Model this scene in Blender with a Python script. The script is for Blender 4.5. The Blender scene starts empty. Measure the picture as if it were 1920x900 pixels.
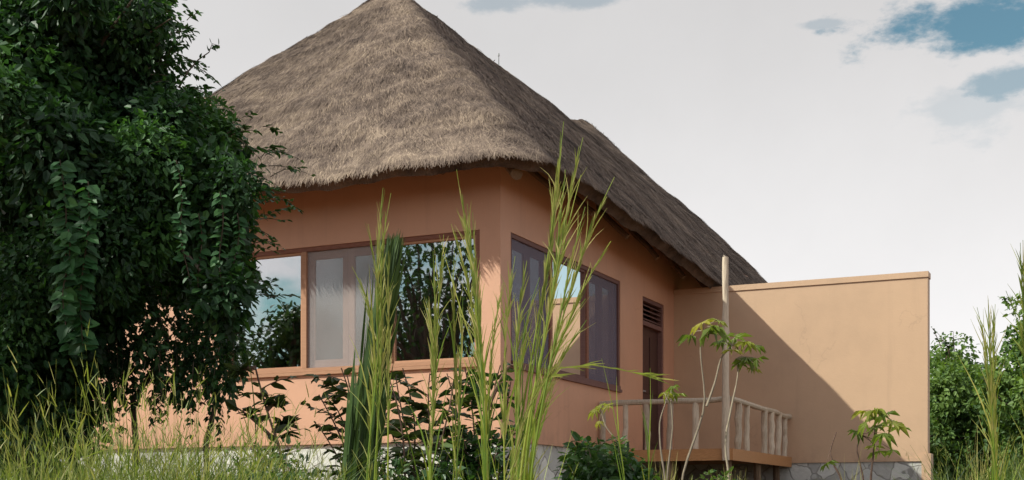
import bpy, math, random
import numpy as np
from mathutils import Vector, noise as mnoise

random.seed(7); rng = np.random.default_rng(7)
SC = bpy.context.scene
COL = SC.collection
R = math.radians

# ------------------------------------------------------------------ camera
YAW = R(25.2)
CAM = np.array([6.77, -14.06, 0.0])
VIEW = np.array([-math.sin(YAW), math.cos(YAW), 0.0])
RIGHT = np.array([math.cos(YAW), math.sin(YAW), 0.0])
FPX, PX0, HY = 2425.0, 960.0, 950.0
cam = bpy.data.cameras.new('camera')
cam.sensor_width = 36.0
cam.lens = 36.0 * FPX / 1920.0
cam.shift_y = (HY - 450.0) / 1920.0
cam.clip_start, cam.clip_end = 0.1, 3000
camo = bpy.data.objects.new('camera', cam); COL.objects.link(camo)
camo.location = CAM; camo.rotation_euler = (R(90), 0, YAW)
SC.camera = camo

def P(px, py, Z):
    """a point at Z metres along the view axis"""
    return CAM + VIEW * Z + RIGHT * ((px - PX0) / FPX * Z) + np.array([0, 0, (HY - py) / FPX * Z])

# ------------------------------------------------------------------ world, sun, exposure
SUN = np.array([0.92, 0.75, -1.0])            # the way the light travels
SUN_EL = math.atan2(1.0, math.hypot(SUN[0], SUN[1]))
SUN_ROT = math.atan2(-SUN[0], -SUN[1])
SC.view_settings.view_transform = 'Standard'
SC.view_settings.look = 'None'
SC.view_settings.exposure = 0.25
SC.view_settings.gamma = 1.0
SC.view_settings.use_curve_mapping = False

world = bpy.data.worlds.new('World'); SC.world = world; world.use_nodes = True
def build_sky():
    nt = world.node_tree; N = nt.nodes; L = nt.links
    N.clear()
    out = N.new('ShaderNodeOutputWorld')
    sky = N.new('ShaderNodeTexSky'); sky.sky_type = 'NISHITA'; sky.sun_disc = False
    sky.sun_elevation = SUN_EL; sky.sun_rotation = SUN_ROT
    sky.air_density = 1.3; sky.dust_density = 0.6; sky.ozone_density = 1.5
    bsky = N.new('ShaderNodeBackground'); bsky.inputs[1].default_value = 0.092
    tint = N.new('ShaderNodeMix'); tint.data_type = 'RGBA'; tint.blend_type = 'MULTIPLY'
    tint.inputs[0].default_value = 1.0; tint.inputs[7].default_value = (0.54, 0.83, 0.79, 1)
    L.new(sky.outputs[0], tint.inputs[6]); L.new(tint.outputs[2], bsky.inputs[0])
    tc = N.new('ShaderNodeTexCoord')
    def math_(op, a, b=None, c=None, clamp=False):
        n = N.new('ShaderNodeMath'); n.operation = op; n.use_clamp = clamp
        for i, v in enumerate((a, b, c)):
            if v is None: continue
            if isinstance(v, (int, float)): n.inputs[i].default_value = v
            else: L.new(v, n.inputs[i])
        return n.outputs[0]
    def dot(vec, c):
        n = N.new('ShaderNodeVectorMath'); n.operation = 'DOT_PRODUCT'
        L.new(vec, n.inputs[0]); n.inputs[1].default_value = tuple(c); return n.outputs['Value']
    def noise(scale, detail, rough=0.55, sx=(1, 1, 1)):
        m = N.new('ShaderNodeMapping'); m.inputs['Scale'].default_value = sx
        L.new(tc.outputs['Generated'], m.inputs[0])
        n = N.new('ShaderNodeTexNoise'); n.inputs['Scale'].default_value = scale
        n.inputs['Detail'].default_value = detail; n.inputs['Roughness'].default_value = rough
        L.new(m.outputs[0], n.inputs['Vector']); return n.outputs['Fac']
    def mrange(v, a, b, c, d, smooth=True):
        n = N.new('ShaderNodeMapRange')
        if smooth: n.interpolation_type = 'SMOOTHSTEP'
        L.new(v, n.inputs[0])
        for i, q in enumerate((a, b, c, d)): n.inputs[i + 1].default_value = q
        return n.outputs[0]
    D = tc.outputs['Generated']
    n1 = noise(13, 8, 0.62, (1, 1, 2.2)); n2 = noise(40, 6, 0.6, (1, 1, 2.0))
    wob = math_('MULTIPLY_ADD', n2, 1.9, math_('MULTIPLY', n1, 3.4))
    wob = math_('SUBTRACT', wob, 2.65)
    gaps = None
    # openings in the cloud sheet: direction, half width, half height, depth
    for (px, py, a, b, k) in ((1850, 42, .066, .019, .95), (1905, 148, .030, .010, .62), (1060, 0, .038, .005, .42),
                              (930, 8, .02, .006, .4), (1545, 45, .012, .0025, .35), (1800, 205, .040, .014, .22), (None, None, .21, .15, .62)):
        d = P(px, py, 1.0) - CAM if px else np.array([.383, .923, .21]); d = d / np.linalg.norm(d)
        r = np.cross(d, (0, 0, 1)); r /= np.linalg.norm(r); u = np.cross(r, d)
        uu = math_('DIVIDE', dot(D, r), a)
        vv = math_('DIVIDE', math_('SUBTRACT', dot(D, u), 0.0), b)
        q = math_('SQRT', math_('ADD', math_('MULTIPLY', uu, uu), math_('MULTIPLY', vv, vv)))
        # only the near side of the sphere
        q = math_('ADD', q, mrange(dot(D, d), 0.2, 0.6, 50.0, 0.0, False))
        q = math_('ADD', q, wob)
        g = math_('MULTIPLY', mrange(q, 0.45, 1.45, 1.0, 0.0), k)
        gaps = g if gaps is None else math_('MAXIMUM', gaps, g)
    # broken cloud over the rest of the sky (away from the house)
    nb = noise(2.6, 9, 0.58, (1, 1, 1.6))
    back = mrange(dot(D, VIEW), 0.55, -0.1, 0.0, 1.0)
    brk = math_('MULTIPLY', mrange(nb, 0.43, 0.52, 1.0, 0.0), back)
    gaps = math_('MAXIMUM', gaps, brk)
    # cloud sheet
    sep = N.new('ShaderNodeSeparateXYZ'); L.new(D, sep.inputs[0])
    lum = mrange(sep.outputs['Z'], 0.02, 0.40, 0.86, 0.575)
    lum = math_('MULTIPLY', lum, mrange(noise(5, 7, .6), 0.3, 0.7, 0.955, 1.03, False))
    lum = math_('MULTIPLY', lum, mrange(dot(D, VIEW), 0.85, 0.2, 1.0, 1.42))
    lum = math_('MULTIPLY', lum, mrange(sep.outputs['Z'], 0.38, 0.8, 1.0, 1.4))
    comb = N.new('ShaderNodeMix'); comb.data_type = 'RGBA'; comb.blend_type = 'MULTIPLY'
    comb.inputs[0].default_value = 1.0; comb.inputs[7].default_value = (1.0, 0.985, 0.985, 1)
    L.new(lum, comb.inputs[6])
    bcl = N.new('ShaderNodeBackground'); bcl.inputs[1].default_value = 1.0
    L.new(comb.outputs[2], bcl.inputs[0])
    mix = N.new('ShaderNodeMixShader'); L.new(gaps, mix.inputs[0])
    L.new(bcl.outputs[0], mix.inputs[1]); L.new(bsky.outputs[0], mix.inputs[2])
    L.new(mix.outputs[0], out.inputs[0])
build_sky()

sl = bpy.data.lights.new('sun', 'SUN'); sl.energy = 5.0; sl.angle = R(0.5); sl.color = (0.98, 1.0, 0.86)
so = bpy.data.objects.new('sun', sl); COL.objects.link(so)
so.rotation_euler = Vector(SUN).to_track_quat('-Z', 'Y').to_euler(); so.location = (-20, -20, 30)

# ------------------------------------------------------------------ object helpers
def tag(o, label=None, cat=None, group=None, kind=None):
    if label: o['label'] = label
    if cat: o['category'] = cat
    if group: o['group'] = group
    if kind: o['kind'] = kind
    return o

def empty(name, loc, label, cat, group=None):
    o = bpy.data.objects.new(name, None); COL.objects.link(o)
    o.location = tuple(loc); o.empty_display_size = 0.2
    return tag(o, label, cat, group)

def nrm(v):
    v = np.asarray(v, float); l = np.linalg.norm(v, axis=-1, keepdims=True); return v / np.maximum(l, 1e-9)

class Acc:
    """collects faces, then links them as ONE mesh object"""
    def __init__(s): s.v = []; s.t = []; s.q = []; s.tri = []; s.n = 0
    def add(s, v, q=None, tri=None, tint=0.5):
        v = np.asarray(v, float).reshape(-1, 3); k = len(v)
        s.v.append(v); s.t.append(np.broadcast_to(np.asarray(tint, float), (k,)).copy())
        if q is not None and len(q): s.q.append(np.asarray(q, int).reshape(-1, 4) + s.n)
        if tri is not None and len(tri): s.tri.append(np.asarray(tri, int).reshape(-1, 3) + s.n)
        s.n += k
    def box(s, x0, x1, y0, y1, z0, z1, tint=None):
        v = [(x, y, z) for x in (x0, x1) for y in (y0, y1) for z in (z0, z1)]
        s.add(v, [(0, 1, 3, 2), (4, 6, 7, 5), (0, 4, 5, 1), (2, 3, 7, 6), (0, 2, 6, 4), (1, 5, 7, 3)],
              tint=random.random() if tint is None else tint)
    def tube(s, pts, rad, n=6, tint=0.5, cap=True, wob=0.0):
        pts = np.asarray(pts, float); m = len(pts)
        rad = np.broadcast_to(np.asarray(rad, float), (m,))
        tan = nrm(np.gradient(pts, axis=0))
        ref = np.array([0, 0, 1.0]) if abs(tan[0][2]) < 0.9 else np.array([1.0, 0, 0])
        a = nrm(np.cross(tan[0], ref)); rings = []
        for i in range(m):
            a = nrm(a - tan[i] * np.dot(a, tan[i])); b = np.cross(tan[i], a)
            th = np.arange(n) / n * 2 * math.pi
            rr = rad[i] * (1 + wob * rng.normal(size=n))
            rings.append(pts[i] + (np.cos(th) * rr)[:, None] * a + (np.sin(th) * rr)[:, None] * b)
        V = np.concatenate(rings); q = []
        for i in range(m - 1):
            for j in range(n):
                k = (j + 1) % n
                q.append((i * n + j, i * n + k, (i + 1) * n + k, (i + 1) * n + j))
        tri = []
        if cap:
            V = np.concatenate([V, pts[:1], pts[-1:]])
            for j in range(n):
                k = (j + 1) % n
                tri.append((m * n, k, j)); tri.append((m * n + 1, (m - 1) * n + j, (m - 1) * n + k))
        s.add(V, q, tri, tint)
    def leaves(s, pos, axis, nor, length, width, tint, fold=0.18, droop=0.12, shape=0):
        """ovate leaves: two folded quads each"""
        pos = np.asarray(pos, float); n = len(pos)
        if n == 0: return
        ax = nrm(axis); no = nrm(nor - ax * np.sum(nor * ax, -1, keepdims=True)); sd = np.cross(ax, no)
        L = np.broadcast_to(length, (n,))[:, None]; W = np.broadcast_to(width, (n,))[:, None] * 0.5
        b = pos
        f1, f2, w1, w2 = ((0.28, 0.68, 1.0, 0.78) if shape == 0 else (0.2, 0.6, 0.8, 1.0))
        l1 = pos + ax * L * f1 + sd * W * w1 + no * W * fold
        r1 = pos + ax * L * f1 - sd * W * w1 + no * W * fold
        l2 = pos + ax * L * f2 + sd * W * w2 + no * (W * fold - L * droop * .4)
        r2 = pos + ax * L * f2 - sd * W * w2 + no * (W * fold - L * droop * .4)
        t = pos + ax * L - no * L * droop
        V = np.stack([b, l1, l2, t, r2, r1], 1).reshape(-1, 3)
        i = np.arange(n)[:, None] * 6
        q = np.concatenate([i + np.array([[0, 3, 2, 1]]), i + np.array([[0, 5, 4, 3]])])
        s.add(V, q, tint=np.repeat(np.broadcast_to(tint, (n,)), 6))
    def ribbons(s, P0, D0, length, width, bend, tint, seg=4, side=None):
        """grass blades: start points, start directions, the way they bend"""
        P0 = np.asarray(P0, float); n = len(P0)
        if n == 0: return
        D0 = nrm(D0); L = np.broadcast_to(length, (n,))[:, None]; W = np.broadcast_to(width, (n,))[:, None]
        if side is None:
            an = rng.uniform(0, 2 * math.pi, n); side = np.stack([np.cos(an), np.sin(an), 0 * an], 1)
        side = nrm(side - D0 * np.sum(side * D0, -1, keepdims=True))
        rows = []
        for k in range(seg + 1):
            f = k / seg
            c = P0 + D0 * L * f + bend * L * (f * f)
            w = W * 0.5 * (1 - f ** 1.6) * (0.6 + 0.4 * min(1, f * 4)) + 0.0004
            rows += [c - side * w, c + side * w]
        V = np.stack(rows, 1).reshape(-1, 3); m = 2 * (seg + 1)
        i = np.arange(n)[:, None] * m
        q = np.concatenate([i + np.array([[2 * k, 2 * k + 1, 2 * k + 3, 2 * k + 2]]) for k in range(seg)])
        s.add(V, q, tint=np.repeat(np.broadcast_to(tint, (n,)), m))
    def build(s, name, mat, parent=None, smooth=False, local=None):
        me = bpy.data.meshes.new(name)
        V = np.concatenate(s.v); T = np.concatenate(s.t)
        if parent is not None:
            o0 = np.zeros(3); p = parent
            while p is not None: o0 = o0 + np.array(p.location); p = p.parent
            V = V - o0
        elif local is not None: V = V - np.asarray(local)
        q = np.concatenate(s.q) if s.q else np.zeros((0, 4), int)
        t = np.concatenate(s.tri) if s.tri else np.zeros((0, 3), int)
        idx = np.concatenate([q.ravel(), t.ravel()])
        tot = np.concatenate([np.full(len(q), 4), np.full(len(t), 3)])
        me.vertices.add(len(V)); me.vertices.foreach_set('co', V.astype(np.float32).ravel())
        me.loops.add(len(idx)); me.loops.foreach_set('vertex_index', idx.astype(np.int32))
        me.polygons.add(len(tot))
        me.polygons.foreach_set('loop_start', np.concatenate([[0], np.cumsum(tot)[:-1]]).astype(np.int32))
        me.polygons.foreach_set('loop_total', tot.astype(np.int32))
        me.polygons.foreach_set('use_smooth', np.full(len(tot), bool(smooth)))
        at = me.attributes.new('tint', 'FLOAT', 'POINT'); at.data.foreach_set('value', T.astype(np.float32))
        me.update(calc_edges=True); me.validate()
        me.materials.append(mat)
        o = bpy.data.objects.new(name, me); COL.objects.link(o)
        if parent is not None: o.parent = parent
        elif local is not None: o.location = tuple(local)
        return o

# ------------------------------------------------------------------ materials
class NT:
    def __init__(s, name):
        s.m = bpy.data.materials.new(name); s.m.use_nodes = True
        s.t = s.m.node_tree; s.N = s.t.nodes; s.L = s.t.links; s.N.clear()
        s.out = s.N.new('ShaderNodeOutputMaterial')
        s.co = s.N.new('ShaderNodeNewGeometry').outputs['Position']
    def new(s, k, **kw):
        n = s.N.new(k)
        for a, b in kw.items(): setattr(n, a, b)
        return n
    def noise(s, scale, detail=5, rough=.55, sx=(1, 1, 1), vec=None):
        m = s.new('ShaderNodeMapping'); m.inputs['Scale'].default_value = sx; s.L.new(vec or s.co, m.inputs[0])
        n = s.new('ShaderNodeTexNoise'); n.inputs['Scale'].default_value = scale
        n.inputs['Detail'].default_value = detail; n.inputs['Roughness'].default_value = rough
        s.L.new(m.outputs[0], n.inputs['Vector']); return n.outputs['Fac']
    def ramp(s, fac, stops):
        r = s.new('ShaderNodeValToRGB'); e = r.color_ramp.elements
        while len(e) < len(stops): e.new(0.5)
        for q, (p, c) in zip(e, stops): q.position = p; q.color = (*c, 1)
        s.L.new(fac, r.inputs[0]); return r.outputs[0]
    def mixc(s, fac, a, b, mode='MIX'):
        n = s.new('ShaderNodeMix'); n.data_type = 'RGBA'; n.blend_type = mode
        for sock, v in ((n.inputs[0], fac), (n.inputs[6], a), (n.inputs[7], b)):
            if isinstance(v, (int, float)): sock.default_value = v
            elif isinstance(v, tuple): sock.default_value = (*v, 1)
            else: s.L.new(v, sock)
        return n.outputs[2]
    def math(s, op, a, b=0.0, clamp=False):
        n = s.new('ShaderNodeMath'); n.operation = op; n.use_clamp = clamp
        for i, v in enumerate((a, b)):
            if isinstance(v, (int, float)): n.inputs[i].default_value = v
            else: s.L.new(v, n.inputs[i])
        return n.outputs[0]
    def attr(s, name='tint'):
        n = s.new('ShaderNodeAttribute'); n.attribute_name = name; return n.outputs['Fac']
    def bump(s, h, strength, dist):
        b = s.new('ShaderNodeBump'); b.inputs['Strength'].default_value = strength; b.inputs['Distance'].default_value = dist
        s.L.new(h, b.inputs['Height']); return b.outputs[0]
    def principled(s, col, rough=.8, spec=.3, normal=None):
        p = s.new('ShaderNodeBsdfPrincipled')
        if isinstance(col, tuple): p.inputs['Base Color'].default_value = (*col, 1)
        else: s.L.new(col, p.inputs['Base Color'])
        if isinstance(rough, (int, float)): p.inputs['Roughness'].default_value = rough
        else: s.L.new(rough, p.inputs['Roughness'])
        p.inputs['Specular IOR Level'].default_value = spec
        if normal is not None: s.L.new(normal, p.inputs['Normal'])
        return p.outputs[0]
    def done(s, sh): s.L.new(sh, s.out.inputs[0]); return s.m

def m_foliage(name, stops, transl=.35, rough=.5, spec=.35, noise_scale=1.5):
    n = NT(name)
    f = n.math('ADD', n.math('MULTIPLY', n.attr(), .75), n.math('MULTIPLY', n.noise(noise_scale, 3), .3))
    c = n.ramp(f, stops)
    p = n.principled(c, rough, spec)
    tr = n.new('ShaderNodeBsdfTranslucent')
    n.L.new(n.mixc(1.0, c, (1.25, 1.35, .55), 'MULTIPLY'), tr.inputs[0])
    mx = n.new('ShaderNodeMixShader'); mx.inputs[0].default_value = transl
    n.L.new(p, mx.inputs[1]); n.L.new(tr.outputs[0], mx.inputs[2])
    return n.done(mx.outputs[0])

def m_plaster(name, base, vary=.07, grime=None, spec=.95):
    n = NT(name)
    big = n.noise(.9, 6, .6); fine = n.noise(55, 3, .6); mid = n.noise(7, 5, .6, (1, 1, .45))
    dark = tuple(c * (1 - vary * 2) for c in base); lite = tuple(min(1, c * (1 + vary)) for c in base)
    c = n.ramp(big, [(.3, dark), (.5, base), (.72, lite)])
    c = n.mixc(n.math('MULTIPLY', mid, .22), c, tuple(x * .72 for x in base))
    if grime:                                   # splash dirt on the lowest courses of the wall
        sep = n.new('ShaderNodeSeparateXYZ'); n.L.new(n.co, sep.inputs[0])
        mr = n.new('ShaderNodeMapRange'); n.L.new(sep.outputs['Z'], mr.inputs[0])
        mr.inputs[1].default_value = grime; mr.inputs[2].default_value = grime + .28
        mr.inputs[3].default_value = 1; mr.inputs[4].default_value = 0
        g = n.math('MULTIPLY', mr.outputs[0], n.ramp(n.noise(5, 6, .65, (1, 1, .6)), [(.42, (0, 0, 0)), (.7, (1, 1, 1))]))
        c = n.mixc(n.math('MULTIPLY', g, .5), c, (.22, .12, .07))
    b = n.bump(n.math('ADD', fine, n.math('MULTIPLY', n.noise(14, 4), .8)), .25, .006)
        # rain streaks and a few hairline cracks
    st = n.noise(5.5, 5, .62, (1, 1, .07))
    c = n.mixc(n.math('MULTIPLY', n.ramp(st, [(.56, (0, 0, 0)), (.74, (1, 1, 1))]), .28), c, tuple(x * .66 for x in base))
    v = n.new('ShaderNodeTexVoronoi'); v.feature = 'DISTANCE_TO_EDGE'; v.inputs['Scale'].default_value = .55
    w = n.new('ShaderNodeVectorMath'); w.operation = 'MULTIPLY_ADD'
    nz = n.new('ShaderNodeTexNoise'); nz.inputs['Scale'].default_value = 2.2; nz.inputs['Detail'].default_value = 6; n.L.new(n.co, nz.inputs['Vector'])
    n.L.new(nz.outputs['Color'], w.inputs[0]); w.inputs[1].default_value = (.8, .8, .8); n.L.new(n.co, w.inputs[2]); n.L.new(w.outputs[0], v.inputs['Vector'])
    ck = n.math('MULTIPLY', n.ramp(v.outputs['Distance'], [(0, (1, 1, 1)), (.006, (0, 0, 0))]), n.ramp(n.noise(.8, 2), [(.5, (0, 0, 0)), (.56, (1, 1, 1))]))
    c = n.mixc(n.math('MULTIPLY', ck, .22), c, tuple(x * .45 for x in base))
    return n.done(n.principled(c, .62, spec, b))

def m_wood(name, a, b, axis=(1, 1, 8), rough=.65, spec=.3):
    n = NT(name)
    g = n.noise(9, 6, .6, axis)
    f = n.math('ADD', n.math('MULTIPLY', g, .75), n.math('MULTIPLY', n.attr(), .3))
    return n.done(n.principled(n.ramp(f, [(.25, a), (.75, b)]), rough, spec, n.bump(g, .3, .004)))

def m_thatch(name, stops):
    n = NT(name)
    big = n.noise(.75, 4, .55); mid = n.noise(3.2, 6, .65); fine = n.noise(30, 4, .6, (1, 1, .35))
    f = n.math('MULTIPLY', n.attr(), .42)
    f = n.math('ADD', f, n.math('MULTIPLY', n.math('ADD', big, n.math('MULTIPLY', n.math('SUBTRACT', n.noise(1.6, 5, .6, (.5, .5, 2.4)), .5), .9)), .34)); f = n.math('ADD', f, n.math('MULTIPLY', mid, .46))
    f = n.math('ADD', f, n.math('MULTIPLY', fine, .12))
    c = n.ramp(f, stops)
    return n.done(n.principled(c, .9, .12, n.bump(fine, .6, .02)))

def m_stone(name, a, b, joint, scale=3.2, jw=.05):
    n = NT(name)
    warp = n.new('ShaderNodeVectorMath'); warp.operation = 'ADD'
    nz = n.new('ShaderNodeTexNoise'); nz.inputs['Scale'].default_value = 4; n.L.new(n.co, nz.inputs['Vector'])
    sc = n.new('ShaderNodeVectorMath'); sc.operation = 'SCALE'; sc.inputs['Scale'].default_value = .18
    n.L.new(nz.outputs['Color'], sc.inputs[0]); n.L.new(n.co, warp.inputs[0]); n.L.new(sc.outputs[0], warp.inputs[1])
    v = n.new('ShaderNodeTexVoronoi'); v.feature = 'DISTANCE_TO_EDGE'; v.inputs['Scale'].default_value = scale
    n.L.new(warp.outputs[0], v.inputs['Vector'])
    v2 = n.new('ShaderNodeTexVoronoi'); v2.inputs['Scale'].default_value = scale; n.L.new(warp.outputs[0], v2.inputs['Vector'])
    sepc = n.new('ShaderNodeSeparateColor'); n.L.new(v2.outputs['Color'], sepc.inputs[0])
    f = n.math('ADD', n.math('MULTIPLY', sepc.outputs[0], .5), n.math('MULTIPLY', n.noise(9, 6, .65), .55))
    c = n.ramp(f, [(.25, a), (.8, b)])
    e = n.ramp(v.outputs['Distance'], [(jw * .5, (1, 1, 1)), (jw, (0, 0, 0))])
    c = n.mixc(e, c, joint)
    return n.done(n.principled(c, .85, .25, n.bump(n.math('ADD', n.math('MULTIPLY', e, -.6), n.noise(20, 4)), .5, .02)))

def m_glass(name, tint, refl, rough=.012):
    n = NT(name)
    tr = n.new('ShaderNodeBsdfTransparent'); tr.inputs[0].default_value = (*tint, 1)
    gl = n.new('ShaderNodeBsdfGlossy'); gl.inputs['Roughness'].default_value = rough; gl.inputs[0].default_value = (.96, .97, 1, 1)
    n.L.new(n.bump(n.noise(1.1, 1), .012, .02), gl.inputs['Normal'])
    fr = n.new('ShaderNodeFresnel'); fr.inputs[0].default_value = 1.5
    mx = n.new('ShaderNodeMixShader'); n.L.new(n.math('ADD', fr.outputs[0], refl, True), mx.inputs[0])
    n.L.new(tr.outputs[0], mx.inputs[1]); n.L.new(gl.outputs[0], mx.inputs[2])
    return n.done(mx.outputs[0])

def m_screen(name, col, opacity):
    n = NT(name)
    tr = n.new('ShaderNodeBsdfTransparent'); p = n.principled(n.ramp(n.noise(3, 4), [(.3, tuple(c * .9 for c in col)), (.7, col)]), .6, .3)
    mx = n.new('ShaderNodeMixShader'); mx.inputs[0].default_value = opacity
    n.L.new(tr.outputs[0], mx.inputs[1]); n.L.new(p, mx.inputs[2])
    return n.done(mx.outputs[0])

def m_ground(name):
    n = NT(name)
    f = n.math('ADD', n.math('MULTIPLY', n.noise(.35, 6), .5), n.math('MULTIPLY', n.noise(6, 6, .65), .5))
    c = n.ramp(f, [(.3, (.07, .055, .025)), (.5, (.17, .085, .045)), (.68, (.27, .13, .07))])
    return n.done(n.principled(c, .95, .1, n.bump(n.noise(18, 5), .6, .04)))

PAINT = (.555, .275, .165)
M_wall = m_plaster('terracotta_plaster', PAINT, .06, .86)
M_wall2 = m_plaster('garden_wall_plaster', (.485, .302, .185), .06, .72)
M_plinth = m_stone('whitewashed_stone', (.38, .37, .35), (.66, .64, .60), (.30, .28, .26), 2.6, .03)
M_stone = m_stone('grey_rubble_stone', (.33, .315, .30), (.56, .54, .515), (.27, .255, .24), 2.9, .035)
M_frame = m_wood('red_brown_frame', (.16, .06, .04), (.30, .13, .085))
M_framelit = m_wood('sunlit_frame', (.34, .17, .10), (.48, .26, .16))  # lighter copy of the frame wood, sunlight on the front window put into its colour
M_sash = m_wood('sash_wood', (.42, .25, .20), (.55, .36, .29))
M_sash_d = m_wood('dark_sash_wood', (.12, .055, .05), (.20, .10, .085))
M_door = m_wood('dark_door_wood', (.035, .014, .012), (.08, .032, .025), (8, 8, 1), .45, .4)
M_pole = m_wood('peeled_pole', (.31, .245, .185), (.60, .49, .385), (6, 6, 1.2), .8, .2)
M_rafter = m_wood('eave_pole', (.10, .062, .042), (.21, .14, .09), (6, 6, 1.2), .85, .15)
M_deck = m_wood('deck_timber', (.34, .15, .06), (.55, .29, .13), (2, 9, 9), .6, .3)
M_metal = m_wood('weathered_metal', (.25, .25, .26), (.36, .36, .37), (1, 1, 1), .4, .5)
M_thatch = m_thatch('weathered_thatch', [(.45, (.042, .031, .028)), (.57, (.100, .072, .060)), (.70, (.168, .122, .098)), (.92, (.36, .27, .20))])
M_glass = m_glass('window_glass', (.55, .55, .55), .30)
M_glass2 = m_glass('side_window_glass', (.4, .38, .38), .16)
M_glass3 = m_glass('dusty_sash_glass', (.5, .5, .5), .34, .09)
M_net = m_screen('insect_net', (.38, .345, .355), .33)
M_net_d = m_screen('dark_insect_net', (.20, .17, .23), .50)
M_floor = m_plaster('interior_cement', (.18, .13, .10), .05)
M_inner = m_plaster('interior_dark_plaster', (.20, .14, .10), .05)
M_ground = m_ground('bush_soil')
M_bark = m_wood('bark', (.06, .045, .035), (.16, .125, .10), (5, 5, 1), .9, .1)
M_twig = m_wood('red_brown_twig', (.06, .035, .028), (.15, .09, .065), (5, 5, 1), .8, .2)
M_twig_p = m_wood('pale_twig', (.16, .125, .095), (.33, .27, .20), (5, 5, 1), .8, .2)
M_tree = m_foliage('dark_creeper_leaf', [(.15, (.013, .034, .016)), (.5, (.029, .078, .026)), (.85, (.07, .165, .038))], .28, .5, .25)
M_vine = m_foliage('vine_leaf', [(.15, (.016, .05, .018)), (.5, (.032, .10, .032)), (.85, (.07, .17, .05))], .3, .5, .25)
M_tree_b = m_foliage('bush_leaf', [(.15, (.022, .05, .014)), (.45, (.06, .12, .03)), (.8, (.15, .23, .055))], .35, .55, .3, .8)
M_tree_c = m_foliage('opposite_tree_leaf', [(.15, (.018, .036, .016)), (.5, (.04, .08, .028)), (.85, (.08, .14, .045))], .25, .55, .3)
M_shrub = m_foliage('shrub_leaf', [(.15, (.030, .040, .014)), (.5, (.050, .075, .022)), (.85, (.085, .13, .035))], .3, .45, .4)
M_shrub_g = m_foliage('green_shrub_leaf', [(.15, (.025, .055, .018)), (.5, (.045, .105, .03)), (.85, (.12, .19, .04))], .35, .45, .4)
M_palm = m_foliage('palmate_leaf', [(.15, (.07, .11, .02)), (.5, (.17, .22, .04)), (.85, (.36, .32, .07))], .45, .45, .35)
M_grass = m_foliage('meadow_grass', [(.1, (.014, .034, .008)), (.42, (.062, .108, .020)), (.74, (.17, .21, .05)), (.99, (.40, .34, .15))], .4, .5, .3)
M_tall = m_foliage('tall_grass', [(.1, (.05, .10, .012)), (.4, (.16, .25, .03)), (.65, (.34, .38, .06)), (.95, (.58, .48, .2))], .4, .4, .35)
M_seed = m_foliage('grass_seed_head', [(.1, (.10, .15, .025)), (.5, (.30, .33, .08)), (.9, (.56, .48, .22))], .35, .6, .2)
M_broad = m_foliage('broad_leaf', [(.1, (.016, .036, .008)), (.5, (.042, .082, .016)), (.9, (.11, .17, .035))], .12, .55, .25)

# ------------------------------------------------------------------ ground
def sstep(t): t = np.clip(t, 0, 1); return t * t * (3 - 2 * t)
def gz(x, y):
    x = np.asarray(x, float); y = np.asarray(y, float)
    z = -1.6 + 1.32 * sstep((y + 13.5) / 10.5)
    return z + .05 * np.sin(x * 1.3 + .7 * y) * np.cos(y * .9 - .4 * x) + .03 * np.sin(x * 3.1) * np.sin(y * 2.7)

def ground():
    ax = np.concatenate([[-1500, -600, -250, -120, -70, -45], np.arange(-30, 46, .6), [60, 90, 150, 300, 700, 1500]])
    X, Y = np.meshgrid(ax, ax, indexing='ij'); n = len(ax)
    Z = gz(X, Y)
    a = Acc(); i = np.arange(n - 1)[:, None] * n + np.arange(n - 1)[None]
    i = i.ravel(); a.add(np.stack([X, Y, Z], -1).reshape(-1, 3), np.stack([i, i + n, i + n + 1, i + 1], 1))
    tag(a.build('ground', M_ground, smooth=True), kind='structure')
ground()

# ------------------------------------------------------------------ bungalow
W_, L_ = 7.0, 15.0                 # plan: x from -7 to 0, y from 0 to 15
ZF = 0.86                          # top of the plinth
WT = .24
house = empty('thatched_bungalow', (-W_ / 2, L_ / 2, -.3), 'terracotta plastered bungalow under a tall weathered thatched hip roof', 'house')

def wall_panel(acc, f, u0, u1, z0, z1, holes, th):
    """plaster wall with openings; f(u, w, z) maps to the place, w outwards"""
    us = sorted({u0, u1, *[h[0] for h in holes], *[h[1] for h in holes]})
    zs = sorted({z0, z1, *[h[2] for h in holes], *[h[3] for h in holes]})
    solid = lambda i, j: 0 <= i < len(us) - 1 and 0 <= j < len(zs) - 1 and not any(
        h[0] - 1e-6 <= us[i] and us[i + 1] <= h[1] + 1e-6 and h[2] - 1e-6 <= zs[j] and zs[j + 1] <= h[3] + 1e-6 for h in holes)
    def quad(*p): acc.add([f(*q) for q in p], [(0, 1, 2, 3)])
    for i in range(len(us) - 1):
        for j in range(len(zs) - 1):
            if not solid(i, j): continue
            a, b, c, d = us[i], us[i + 1], zs[j], zs[j + 1]
            quad((a, 0, c), (b, 0, c), (b, 0, d), (a, 0, d)); quad((a, -th, c), (a, -th, d), (b, -th, d), (b, -th, c))
            if not solid(i - 1, j): quad((a, 0, c), (a, 0, d), (a, -th, d), (a, -th, c))
            if not solid(i + 1, j): quad((b, 0, c), (b, -th, c), (b, -th, d), (b, 0, d))
            if not solid(i, j - 1): quad((a, 0, c), (a, -th, c), (b, -th, c), (b, 0, c))
            if not solid(i, j + 1): quad((a, 0, d), (b, 0, d), (b, -th, d), (a, -th, d))

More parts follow.
